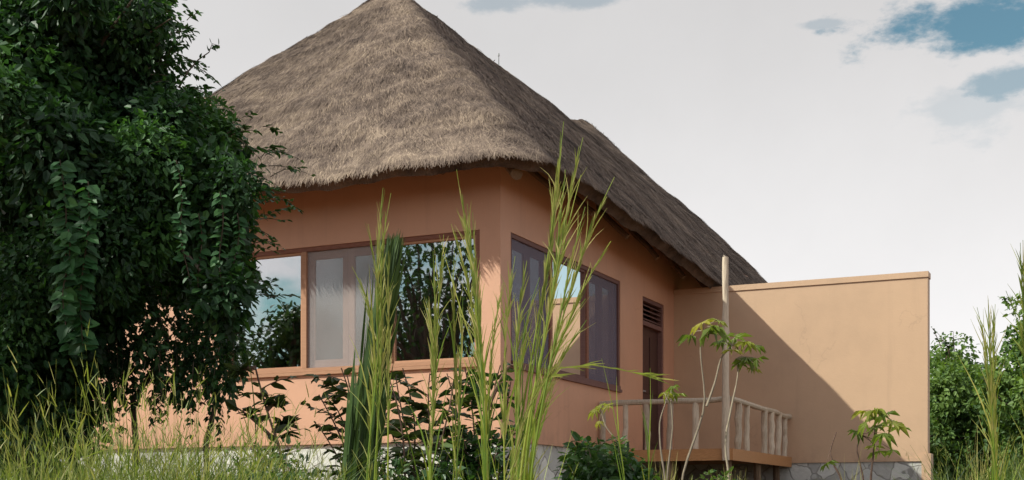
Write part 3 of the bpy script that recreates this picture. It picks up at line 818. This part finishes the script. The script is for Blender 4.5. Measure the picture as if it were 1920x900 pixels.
# trees on the camera's side of the house, seen in the window panes; the last one is unseen, added to shade the creeper tree
def refl_tree(label, x, y, h, r, n, leaf, per):
    b = np.array([x, y, float(gz(x, y))]); cl = []
    for i in range(n):
        d = nrm(rng.normal(size=3)); d[2] = abs(d[2]) * 1.1 - .35
        cl.append((b + np.array([0, 0, h * .58]) + d * np.array([r, r, h * .42]) * rng.uniform(.45, 1), np.array([1, 1, .8]) * r * rng.uniform(.22, .36)))
    tree('open_tree', label, 'tree', b, cl, M_tree_c, leaf, per, .16, 'trees opposite the front windows', .55, 30)
refl_tree('loose branched tree mirrored in the right front pane', -7.3, -11.6, 9.4, 2.5, 36, .15, 50)
refl_tree('bushy tree mirrored low in the netted middle bay', -9.4, -14.5, 7.9, 1.8, 40, .16, 130)
refl_tree('dark tree mirrored on the right of the left pane', -11.0, -11.8, 8.6, 1.3, 34, .16, 170)
refl_tree('lower tree mirrored on the left of the left pane', -13.6, -12.6, 6.5, 1.9, 34, .18, 130)
refl_tree('tall unseen tree added to shade the creeper-clad tree from the left', -3.4, -10.2, 9.4, 1.9, 28, .15, 110)

# ------------------------------------------------------------------ meadow grass
def meadow(name, label, region, n, hfun, kindseed=.3, width=(.004, .010), var=(.50, 1.08), pmin=.55):
    acc = Acc(); px, Z = region(n)
    xy = CAM + VIEW * Z[:, None] + RIGHT * ((px - PX0) / FPX * Z)[:, None]
    x, y = xy[:, 0], xy[:, 1]
    ok = ~((x < .1) & (y > -.08) & (x > -7.2)) & ~((x > -.1) & (x < 2.05) & (y > 3.1) & (y < 6.8)) & ~((y > 6.6) & (x < 4.3))
    x, y, px, Z = x[ok], y[ok], px[ok], Z[ok]; n = len(x)
    P0 = np.stack([x, y, gz(x, y) - .03], 1)
    pat = .80 + .30 * np.sin(x * 2.1 + 1.3 * np.sin(y * 1.7)) * np.cos(y * 1.9 + x * .6)
    H = hfun(px, Z, P0[:, 2]) * rng.uniform(*var, n) * np.clip(pat, pmin, 1.08); H = np.maximum(H, .08)
    lean = rng.normal(0, .22, (n, 3)); lean[:, 2] = 1
    b = rng.normal(0, .26, (n, 3)); b[:, 2] = -np.abs(rng.normal(.22, .16, n))
    t = np.clip(rng.normal(.42, .24, n) + .14 * np.sin(x * 3.3 + y) * np.cos(y * 2.7), 0, 1)
    acc.ribbons(P0, lean, H, rng.uniform(*width, n) * (1 + Z / 14), b, t, 5)
    k = rng.random(n) < kindseed; k = np.where(k)[0]                    # dry seed stalks
    st = P0[k] + np.array([0, 0, 0]); d = nrm(lean[k] * [.6, .6, 1]); Hs = H[k] * 1.18
    acc.ribbons(st, d, Hs, .004, b[k] * .5, np.full(len(k), .85), 4)
    for j in range(6):
        f = rng.uniform(.72, .98, len(k))[:, None]; q = st + d * Hs[:, None] * f + b[k] * .5 * Hs[:, None] * f * f
        acc.ribbons(q, d + rng.normal(0, .35, (len(k), 3)), rng.uniform(.04, .10, len(k)), .006, np.array([[0, 0, -.1]]), rng.uniform(.7, 1, len(k)), 2)
    return tag(acc.build(name, M_grass), label, 'grass', kind='stuff')
def reg(px0, px1, z0, z1, pw=1.0):
    return lambda n: (rng.uniform(px0, px1, n), z0 + (z1 - z0) * rng.random(n) ** pw)
def topfun(pts):
    xs = [p[0] for p in pts]; ys = [p[1] for p in pts]
    return lambda px, Z, g: (HY - np.interp(px, xs, ys)) / FPX * Z - g
meadow('meadow_grass', 'sunny yellow green grass in the lower left under the creeper tree', reg(-250, 640, 4.6, 8.2), 17000,
       topfun([(-250, 790), (0, 800), (120, 790), (230, 765), (330, 775), (420, 800), (500, 835), (640, 880)]), .12, (.004, .010), (.62, 1.08), .72)
meadow('meadow_grass', 'dense lower grass filling the bottom left corner', reg(-160, 640, 4.4, 8.6), 26000,
       topfun([(-250, 820), (0, 835), (120, 828), (250, 812), (430, 818), (500, 845), (580, 868), (660, 895)]), .05, (.005, .012), (.80, 1.08), .92)
meadow('meadow_grass', 'low weeds and grass along the foot of the bungalow and the deck', reg(420, 1760, 7.5, 13.5), 9000,
       topfun([(420, 850), (560, 868), (700, 880), (1000, 890), (1200, 905), (1260, 922), (1480, 922), (1760, 912)]), .12)
meadow('meadow_grass', 'tall green grass in front of the trees on the right', reg(1755, 2300, 9, 26, .8), 10000,
       topfun([(1640, 890), (1745, 840), (1800, 830), (1870, 838), (1920, 820), (2250, 820)]), .08, (.006, .013))
meadow('meadow_grass', 'grass on the open ground to either side of the bungalow', lambda n: (rng.uniform(-2200, 3600, n), rng.uniform(9, 30, n)), 7000,
       lambda px, Z, g: np.full(len(px), .5), .1, (.008, .014))

# ------------------------------------------------------------------ tall seeding grass in the foreground
def tall_clump(label, stalks, Z, group='tall seeding grasses', blades=30, base_px=None, spread=.06, rad=.0052, dark=0.0, name='tall_grass_clump', heads=True, bl=(.5, 1.1)):
    """stalks: pixel paths from tip to foot"""
    bx = base_px or stalks[0][-1][0]; b = P(bx, 950, Z); b[2] = gz(b[0], b[1])
    t = empty(name, b, label, 'tall grass', group)
    bl_acc = Acc()
    for path in stalks:
        path = list(path); zz = Z + rng.normal(0, .10)
        pts = np.array([P(x, y, zz) for (x, y) in path])[::-1]
        foot = pts[0].copy(); foot[2] = gz(foot[0], foot[1]) - .03
        foot[:2] = foot[:2] * .5 + (b[:2] + rng.normal(0, spread, 2)) * .5
        pts = np.vstack([foot, pts]) if foot[2] < pts[0][2] - .05 else pts
        s = np.concatenate([[0], np.cumsum(np.linalg.norm(np.diff(pts, axis=0), axis=1))]); s /= s[-1]
        u = np.linspace(0, 1, 22)
        # smooth path
        c = np.stack([np.interp(u, s, pts[:, i]) for i in range(3)], 1)
        for _ in range(3): c[1:-1] = (c[:-2] + 2 * c[1:-1] + c[2:]) / 4
        st = Acc()
        st.tube(c, np.interp(u, [0, .6, 1], [rad * 1.25, rad * .8, rad * .22]), 5, np.clip(rng.normal(.5 - dark, .12), 0, 1), cap=False)
        # sheathing blades close to the stalk
        k = 5; f = rng.uniform(.12, .72, k); q = np.stack([np.interp(f, u, c[:, i]) for i in range(3)], 1)
        tg = nrm(np.stack([np.interp(np.minimum(f + .06, 1), u, c[:, i]) for i in range(3)], 1) - q)
        st.ribbons(q, tg + rng.normal(0, .10, (k, 3)), rng.uniform(.28, .60, k), rng.uniform(.006, .011, k), rng.normal(0, .10, (k, 3)) + [[0, 0, -.05]], np.clip(rng.normal(.42 - dark, .26, k), 0, 1), 5, side=np.tile(RIGHT, (k, 1)))
        so_ = st.build('stalk', M_tall, t)
        if heads:
            hd = Acc(); L = np.linalg.norm(pts[-1] - pts[0]); span = min(.42, .75 / L); k = 46
            f = .955 - span * rng.random(k) ** .8; q = np.stack([np.interp(f, u, c[:, i]) for i in range(3)], 1)
            tg = nrm(np.stack([np.interp(np.minimum(f + .05, 1.0), u, c[:, i]) for i in range(3)], 1) - q + nrm(c[-1] - c[-3]) * .01)
            taper = .35 + .65 * np.clip((1 - f) / span * 2.5, 0, 1)
            hd.ribbons(q, tg + rng.normal(0, .085, (k, 3)), rng.uniform(.05, .14, k), rng.uniform(.006, .012, k) * taper, rng.normal(0, .08, (k, 3)), np.clip(rng.normal(.45 - dark, .3, k), 0, 1), 2, side=np.tile(RIGHT, (k, 1)))
            # stray awns
            k2 = 10; f2 = .90 - span * 1.2 * rng.random(k2); q2 = np.stack([np.interp(f2, u, c[:, i]) for i in range(3)], 1)
            hd.ribbons(q2, nrm(c[-1] - c[-6]) + RIGHT * rng.normal(0, .2, k2)[:, None] + VIEW * rng.normal(0, .2, k2)[:, None], rng.uniform(.12, .24, k2), .005, rng.normal(0, .12, (k2, 3)), np.clip(rng.normal(.6 - dark, .15, k2), 0, 1), 3, side=np.tile(RIGHT, (k2, 1)))
            hd.build('seed_head', M_seed, so_)
    if blades:
        k = blades; P0 = b + np.stack([rng.normal(0, spread * 1.6, k), rng.normal(0, spread * 1.6, k), np.zeros(k)], 1)
        d = rng.normal(0, .20, (k, 3)); d[:, 2] = 1; bd = rng.normal(0, .22, (k, 3)); bd[:, 2] = -np.abs(rng.normal(.15, .1, k))
        bl_acc.ribbons(P0, d, rng.uniform(*bl, k) * 1.3, rng.uniform(.006, .013, k), bd, np.clip(rng.normal(.42 - dark, .18, k), 0, 1), 7)
        bl_acc.build('blades', M_tall, t)
    return t
def jit(path, dx, dy=0): return [(x + dx * (.35 + .65 * i / len(path)) , y + dy * (1 - i / len(path))) for i, (x, y) in enumerate(path)]

A1 = [(718, 352), (712, 440), (703, 540), (712, 620), (706, 720), (692, 820), (686, 900)]
tall_clump('seeding grass clump entwined with the dark bundle of blades', [A1, [(733, 362), (718, 430), (712, 520), (716, 640), (712, 760), (700, 900)], [(690, 420), (705, 500), (718, 590), (716, 690), (708, 800), (704, 900)],
           [(728, 470), (729, 600), (728, 760), (727, 900)], [(660, 500), (688, 540), (704, 600), (700, 720), (690, 900)]], 6.6, blades=22, base_px=696)
B1 = [(856, 318), (868, 400), (888, 500), (902, 620), (910, 760), (914, 900)]
tall_clump('seeding grass clump before the right end of the front window', [B1, [(876, 382), (884, 470), (896, 580), (905, 720), (912, 900)], [(886, 398), (890, 480), (899, 590), (906, 730), (908, 900)], [(862, 352), (876, 440), (890, 540), (898, 660), (906, 900)],
           [(846, 420), (872, 500), (890, 600), (905, 760), (918, 900)], [(944, 530), (928, 600), (918, 700), (915, 800), (914, 900)]], 6.7, blades=22, base_px=912)
tall_clump('thin grass clump left of the window corner clump', [[(812, 470), (815, 560), (818, 650), (812, 760), (804, 900)], [(832, 440), (824, 530), (818, 640), (814, 760), (800, 900)], [(852, 470), (848, 560), (853, 650), (856, 760), (850, 900)], [(800, 560), (812, 640), (812, 760), (806, 900)], [(868, 560), (864, 640), (862, 760), (856, 900)]], 6.9, blades=22, base_px=828, rad=.005)
C1 = [(1057, 228), (1046, 320), (1040, 420), (1022, 540), (1004, 660), (986, 780), (972, 900)]
C2 = [(1093, 258), (1066, 370), (1052, 460), (1034, 560), (1012, 680), (992, 800), (980, 900)]
C3 = [(1152, 332), (1112, 408), (1090, 480), (1062, 570), (1030, 680), (1004, 800), (990, 900)]
tall_clump('tallest seeding grass clump in front of the house corner, leaning right', [C1, C2, C3, jit(C1, -14, 60), jit(C1, 10, 90), jit(C2, 12, 130), jit(C2, -10, 70), jit(C3, -18, 120),
           [(1098, 560), (1060, 610), (1030, 680), (1008, 780), (990, 900)], [(1100, 600), (1062, 650), (1026, 720), (1004, 810), (988, 900)], [(988, 490), (972, 580), (966, 680), (968, 800), (972, 900)], [(1012, 520), (985, 590), (974, 690), (972, 800), (974, 900)]], 6.3, blades=34, base_px=976, rad=.0068)
tall_clump('dark leaning grass stems left of the tallest clump', [[(966, 480), (952, 560), (946, 660), (944, 780), (946, 900)], [(1030, 690), (1000, 740), (975, 800), (955, 900)]], 6.0, blades=20, base_px=948, heads=True, rad=.005)
D1 = [(1853, 562), (1854, 640), (1860, 740), (1864, 840), (1866, 900)]
tall_clump('lone stout grass clump standing before the trees on the right', [D1, [(1832, 576), (1848, 640), (1858, 740), (1862, 900)], [(1866, 570), (1862, 660), (1864, 760), (1868, 900)], [(1842, 640), (1856, 720), (1862, 800), (1866, 900)]], 6.8, blades=26, base_px=1866, spread=.03, dark=.08)
tall_clump('dark grass tops at the extreme right edge', [[(1913, 455), (1914, 510), (1920, 580), (1930, 760), (1940, 900)], [(1918, 450), (1920, 540), (1926, 640), (1936, 900)], [(1886, 545), (1906, 590), (1926, 650), (1938, 900)], [(1925, 440), (1926, 540), (1932, 700), (1942, 900)]], 6.2, blades=14, base_px=1942, dark=.3)
for lab, path, Z in (('bare straw stalk rising in front of the left railing end', [(1128, 672), (1144, 740), (1160, 820), (1172, 900)], 9.0), ('faint upright stalk in front of the door', [(1219, 690), (1220, 770), (1217, 850), (1216, 900)], 9.5), ('thin drooping stalk over the sunlit wall', [(556, 770), (548, 735), (520, 720), (495, 740), (480, 800), (478, 900)], 8.5)):
    tall_clump(lab, [path], Z, 'single grass stalks', 0, rad=.005, heads=False, name='grass_stalk')
# an arching blade across the side window
t = empty('arching_grass', P(1000, 950, 6.2), 'long grass blade arching right across the side window', 'tall grass'); a = Acc()
p = np.array([P(x, y, 6.2) for x, y in ((985, 890), (992, 800), (1010, 730), (1050, 690), (1110, 684), (1170, 694), (1240, 712))])
for i in range(len(p) - 1):
    w0, w1 = np.array([0, 0, .007 * (1 - i / 6.2)]), np.array([0, 0, .007 * (1 - (i + 1) / 6.2)])
    a.add([p[i] - w0, p[i] + w0, p[i + 1] + w1, p[i + 1] - w1], [(0, 1, 2, 3)], tint=.5)
k = 30; f = rng.uniform(2.5, 6, k); q = np.stack([np.interp(f, range(7), p[:, i]) for i in range(3)], 1)
a.ribbons(q, RIGHT + rng.normal(0, .15, (k, 3)), rng.uniform(.05, .12, k), .007, np.array([[0, 0, -.08]]), rng.uniform(.4, .8, k), 2, side=np.tile([0, 0, 1.0], (k, 1)))
a.build('blade', M_tall, t)

# ------------------------------------------------------------------ the dark leaning bundle of blades
def dark_bundle():
    Z = 7.0; cen = [(664, 960), (674, 880), (686, 800), (698, 710), (712, 620), (724, 545), (737, 478)]
    hw = [.080, .080, .080, .070, .056, .042, .020]
    b = P(662, 950, Z); b[2] = gz(b[0], b[1])
    t = empty('blade_bundle', b, 'dark green bundle of broad blades leaning right, behind seeding grass', 'plant', None)
    n = 40; u = np.linspace(0, 6, n); C_ = np.array([P(np.interp(q, range(7), [c[0] for c in cen]), np.interp(q, range(7), [c[1] for c in cen]), Z) for q in u])
    for _ in range(4): C_[1:-1] = (C_[:-2] + 2 * C_[1:-1] + C_[2:]) / 4
    H_ = np.interp(u, range(7), hw); core = Acc(); a = Acc()
    core.tube(C_, H_ * .55, 9, .1, wob=.12); core.build('leaf_core', M_broad, t)
    k = 340; f = rng.uniform(0, .93, k); off = np.clip(rng.normal(0, .5, k), -1, 1); fr = rng.uniform(-.5, 1.0, k)
    p = np.stack([np.interp(f * 6, u, C_[:, i]) for i in range(3)], 1); h = np.interp(f * 6, u, H_)[:, None]
    p = p + RIGHT * h * off[:, None] - VIEW * h * fr[:, None] * .8
    f2 = np.minimum(f + .1, 1); tg = np.stack([np.interp(f2 * 6, u, C_[:, i]) for i in range(3)], 1) - np.stack([np.interp(f * 6, u, C_[:, i]) for i in range(3)], 1)
    tg = nrm(tg) + RIGHT * (off * .04 - .03)[:, None] + rng.normal(0, .035, (k, 3))
    L = np.minimum(rng.uniform(.22, .55, k), (1.04 - f) * 1.35 + .03)
    a.ribbons(p, tg, L, rng.uniform(.014, .032, k), rng.normal(0, .02, (k, 3)), np.clip(rng.normal(.38, .24, k), 0, 1), 5, side=RIGHT + VIEW * rng.normal(0, .5, k)[:, None])
    a.build('blades', M_broad, t)
dark_bundle()

# ------------------------------------------------------------------ shrubs before the house
def shrub(label, stems, Z, leaf, nleaf, mat=M_shrub, twig=M_twig, tint=.4, rad=.012, group='shrubs before the bungalow', aspect=.50, leafy_from=.3, name='leafy_shrub', depth=.25, side=5):
    f0 = stems[0][0]; b = P(f0[0], 950, Z); b[2] = gz(b[0], b[1])
    t = empty(name, b, label, 'shrub', group); st, lf = Acc(), Acc(); nleaf = int(nleaf * 2.1); leaf *= 1.12
    for path in stems:
        zz = Z + rng.normal(0, depth); pts = np.array([P(x, y, zz) for x, y in path])
        foot = pts[0].copy(); foot[2] = gz(foot[0], foot[1]) - .04
        if path[0][1] > 840 and foot[2] < pts[0][2]: pts = np.vstack([foot, pts])
        n = 14; s = np.concatenate([[0], np.cumsum(np.linalg.norm(np.diff(pts, axis=0), axis=1))]); ln = s[-1]; s = s / ln
        u = np.linspace(0, 1, n); c = np.stack([np.interp(u, s, pts[:, i]) for i in range(3)], 1); c[1:-1] = (c[:-2] + 2 * c[1:-1] + c[2:]) / 4
        st.tube(c, np.linspace(rad, rad * .35, n), 6, random.random(), wob=.04)
        for k in range(side):
            f = rng.uniform(leafy_from, .95); p = np.array([np.interp(f, u, c[:, i]) for i in range(3)])
            d = RIGHT * rng.choice([-1, 1]) * rng.uniform(.5, 1) + VIEW * rng.normal(0, .5) + np.array([0, 0, rng.uniform(.1, .9)])
            sprig(lf, st, p, d, ln * rng.uniform(.12, .22), max(4, nleaf // 2), leaf, aspect, tint, -.2, rad * .35)
        k = nleaf; f = rng.uniform(leafy_from, 1, k); p = np.stack([np.interp(f, u, c[:, i]) for i in range(3)], 1)
        ax = nrm(RIGHT * rng.choice([-1, 1], k)[:, None] * .8 + VIEW * rng.normal(0, .6, k)[:, None] + np.stack([0 * f, 0 * f, rng.normal(.15, .4, k)], 1))
        L = leaf * rng.uniform(.6, 1.25, k); lf.leaves(p, ax, np.array([0, 0, 1.0]) + rng.normal(0, .5, (k, 3)), L, L * aspect, np.clip(rng.normal(tint, .2, k), 0, 1))
    st.build('stem', twig, t); lf.build('leaves', mat, t)
    return t
shrub('dark twiggy shrub with few leaves against the sunlit wall', [[(535, 868), (515, 815), (500, 770), (487, 725), (478, 685)], [(520, 830), (490, 800), (460, 775), (440, 762)], [(512, 812), (525, 792), (545, 796)], [(500, 770), (515, 755), (522, 762)], [(478, 690), (460, 690), (446, 700)]], 8.6, .095, 7, tint=.22, rad=.016, leafy_from=.55, side=3)
shrub('bushy dark shrub left of the dark bundle of blades', [[(660, 880), (645, 830), (620, 780), (598, 740)], [(655, 880), (650, 800), (632, 760), (612, 745)], [(662, 880), (668, 790), (655, 730), (640, 690)], [(650, 890), (625, 840), (598, 800)], [(668, 890), (672, 820), (664, 760), (650, 700)]], 8.8, .095, 12, tint=.32, rad=.011, leafy_from=.3)
shrub('broad leafy shrub right of the dark bundle of blades under the window', [[(760, 890), (755, 800), (735, 720), (722, 690)], [(775, 890), (780, 800), (770, 740), (755, 690)], [(790, 890), (808, 800), (800, 740), (806, 700)], [(770, 890), (740, 830), (720, 770)], [(800, 890), (830, 820), (845, 760), (850, 715)], [(780, 890), (765, 820), (750, 760), (742, 705)]], 9.0, .10, 16, tint=.35, rad=.011, leafy_from=.25)
shrub('dense green shrub at the house corner', [[(880, 890), (865, 810), (850, 740), (838, 700)], [(890, 890), (890, 800), (880, 730), (872, 690)], [(905, 890), (918, 800), (925, 730), (938, 685)], [(895, 890), (905, 820), (900, 760), (905, 700)], [(920, 890), (945, 810), (950, 760), (958, 715)], [(900, 890), (870, 840), (840, 800)], [(930, 890), (965, 840), (975, 790)]], 9.2, .095, 22, M_shrub_g, tint=.25, rad=.011, leafy_from=.2)
shrub('bent dark twig crossing the house corner', [[(905, 790), (925, 740), (945, 700), (958, 680), (975, 690)]], 8.4, .06, 4, tint=.2, rad=.018, leafy_from=.5, group='single twigs', side=1)

def mound(label, px0, px1, ytop, Z, n, leaf, mat, per, tint=.45, name='low_bush'):
    b = P((px0 + px1) / 2, 950, Z); b[2] = gz(b[0], b[1]); t = empty(name, b, label, 'bush', 'low bushes'); st, lf = Acc(), Acc()
    for i in range(n):
        u = rng.uniform(-1, 1); px = (px0 + px1) / 2 + (px1 - px0) / 2 * u * .85; yt = ytop + 55 * u * u
        py = yt + rng.random() ** 1.4 * (940 - yt) + 22; c = P(px, py, Z + rng.normal(0, .35))
        r = rng.uniform(.13, .22); clump_leaves(lf, c, (r, r, r * .8), per, leaf, .5, (tint + rng.normal(0, .08), .18))
        limb(st, b + rng.normal(0, .05, 3), c, .012, .004, 5)
    for i in range(n): 
        u = rng.uniform(-1, 1); p = P((px0 + px1) / 2 + (px1 - px0) / 2 * u * .9, ytop + 55 * u * u + rng.uniform(10, 40), Z + rng.normal(0, .3))
        sprig(lf, st, p, np.array([rng.normal(0, .5), rng.normal(0, .5), .9]), rng.uniform(.12, .25), 9, leaf, .42, tint + .15, -.2, .004)
    st.build('stem', M_twig, t); lf.build('leaves', mat, t)
mound('leafy green bush spilling over the left end of the deck', 1030, 1205, 825, 12.0, 26, .10, M_shrub_g, 80, .42)
mound('low dark green bush under the front window shrubs', 800, 960, 830, 9.0, 20, .075, M_shrub_g, 75, .30)
mound('pale weedy bush at the foot of the white plinth', 430, 580, 850, 7.6, 18, .05, M_shrub_g, 70, .45)
mound('small bush left of the seeding grass at the bottom edge', 600, 800, 862, 8.6, 16, .06, M_shrub_g, 70, .40)
mound('small green weeds under the deck front', 1290, 1400, 888, 12.5, 10, .07, M_shrub_g, 50, .6)

def palmate(acc, p, nrm_, size, tint, droop=.25):
    nn = nrm(nrm_); a = nrm(np.cross(nn, [.3, .2, 1.0])); b = np.cross(nn, a); lobes = 7
    V = [p]; tri = []; k0 = rng.uniform(0, 6.28)
    for i in range(lobes):
        th = k0 + (i - 3) * .72; r = size * (1 - .09 * abs(i - 3)) * rng.uniform(.85, 1.1)
        for (dt, f, dz) in ((-.36, .34, .0), (-.16, .66, .03), (0, 1.0, -droop), (.16, .66, .03)):
            V.append(p + (a * math.cos(th + dt) + b * math.sin(th + dt)) * r * f + nn * r * dz + np.array([0, 0, -droop * .5 * r * f]))
    m = lobes * 4
    for i in range(m - 1): tri.append((0, 1 + i, 2 + i))
    acc.add(V, tri=tri, tint=tint)

def sapling(label, stems, leafs, Z, size, twig, tint=(.55, .2), rad=.014, group='palmate leaved saplings'):
    b = P(stems[0][0][0], 950, Z); b[2] = gz(b[0], b[1]); t = empty('palmate_sapling', b, label, 'sapling', group)
    st, lf = Acc(), Acc()
    for path in stems:
        pts = np.array([P(x, y, Z + .03 * i) for i, (x, y) in enumerate(path)])
        if path[0][1] >= 850: f = pts[0].copy(); f[2] = gz(f[0], f[1]) - .04; pts = np.vstack([f, pts])
        u = np.linspace(0, len(pts) - 1, 16); c = np.stack([np.interp(u, range(len(pts)), pts[:, i]) for i in range(3)], 1); c[1:-1] = (c[:-2] + 2 * c[1:-1] + c[2:]) / 4
        st.tube(c, np.linspace(rad, rad * .5, 16) * (1 + rng.normal(0, .06, 16)), 7, random.random(), wob=.05)
    ends = [P(*path[-1], Z) for path in stems]
    for (x, y, s) in leafs:
        p = P(x, y, Z + rng.normal(0, .18)); e = min(ends, key=lambda q: np.linalg.norm(q - p))
        st.tube([e, (e + p) / 2 + [0, 0, .02], p], [rad * .35, rad * .25, rad * .2], 5, .6, cap=False)
        palmate(lf, p, np.array([rng.normal(-.1, .35), rng.normal(-.35, .35), 1.0]), size * s * 1.22, np.clip(rng.normal(*tint), 0, 1), rng.uniform(.2, .6))
    st.build('stem', twig, t); lf.build('leaves', M_palm, t)
sapling('spindly sapling with two leafy heads in front of the tall pole', [[(1275, 900), (1300, 830), (1325, 760), (1316, 690), (1312, 645), (1320, 620)], [(1368, 900), (1358, 830), (1372, 760), (1385, 700), (1380, 672)], [(1325, 762), (1340, 720), (1352, 670), (1372, 648)]],
        [(1296, 628, 1), (1316, 604, 1.1), (1335, 612, 1), (1325, 625, .9), (1345, 600, .8), (1360, 630, 1), (1378, 632, 1.1), (1398, 640, 1), (1415, 648, .9), (1372, 655, .9), (1400, 670, 1.1), (1384, 680, 1), (1420, 672, .9), (1410, 690, .7), (1350, 640, .8)], 13.2, .14, M_twig_p)
sapling('dark leaved sapling before the right half of the garden wall', [[(1632, 900), (1638, 850), (1640, 810), (1642, 775)], [(1620, 900), (1610, 860), (1606, 840), (1614, 815)], [(1580, 900), (1562, 870), (1556, 845), (1568, 810)]],
        [(1640, 768, 1.2), (1620, 770, 1), (1662, 775, 1.1), (1625, 792, 1.1), (1645, 798, 1), (1672, 790, 1.3), (1690, 800, 1), (1655, 812, 1.1), (1605, 808, .8), (1648, 845, 1), (1640, 835, .8), (1675, 845, .7), (1550, 868, .8)], 12.6, .125, M_twig, (.38, .22), .011)
sapling('short twig with a yellow leaf tuft at the left railing end', [[(1180, 900), (1160, 830), (1135, 800), (1128, 775)]], [(1128, 760, .9), (1116, 768, .8), (1142, 760, .8), (1124, 790, .6)], 12.4, .10, M_twig_p, (.8, .1), .009)
sapling('crooked pale twig with a small leaf tuft before the door', [[(1248, 900), (1238, 840), (1236, 790), (1250, 750)], [(1250, 900), (1262, 800), (1258, 752)]], [(1258, 732, 1), (1270, 738, .9), (1246, 738, .9), (1262, 724, .8)], 12.8, .10, M_twig_p, (.55, .1), .012)
# dry tuft below the deck and bare twigs by the garden wall plinth
def tuft(label, px, py, Z, n, h, spread=.12):
    b = P(px, 950, Z); b[2] = gz(b[0], b[1]); t = empty('dry_tuft', b, label, 'dry weed', 'dry weeds'); a = Acc()
    top = (HY - py) / FPX * Z - b[2]
    P0 = b + np.stack([rng.normal(0, spread * .4, n), rng.normal(0, spread * .4, n), np.zeros(n)], 1)
    d = rng.normal(0, .14, (n, 3)); d[:, 2] = 1; a.ribbons(P0, d, top * rng.uniform(.6, 1.05, n), .008, rng.normal(0, .12, (n, 3)), rng.uniform(.7, 1, n), 5)
    a.build('stems', M_seed, t)
tuft('dry grey weed tuft below the front of the deck', 1240, 862, 12.8, 60, .2)
tuft('dry weed tuft below the tall pole', 1372, 872, 12.6, 46, .2)
tuft('pale dry weed at the edge of the trees on the right', 1835, 800, 15.0, 40, .3)
tuft('dry grass tuft by the stone plinth of the garden wall', 1590, 850, 12.2, 24, .2)
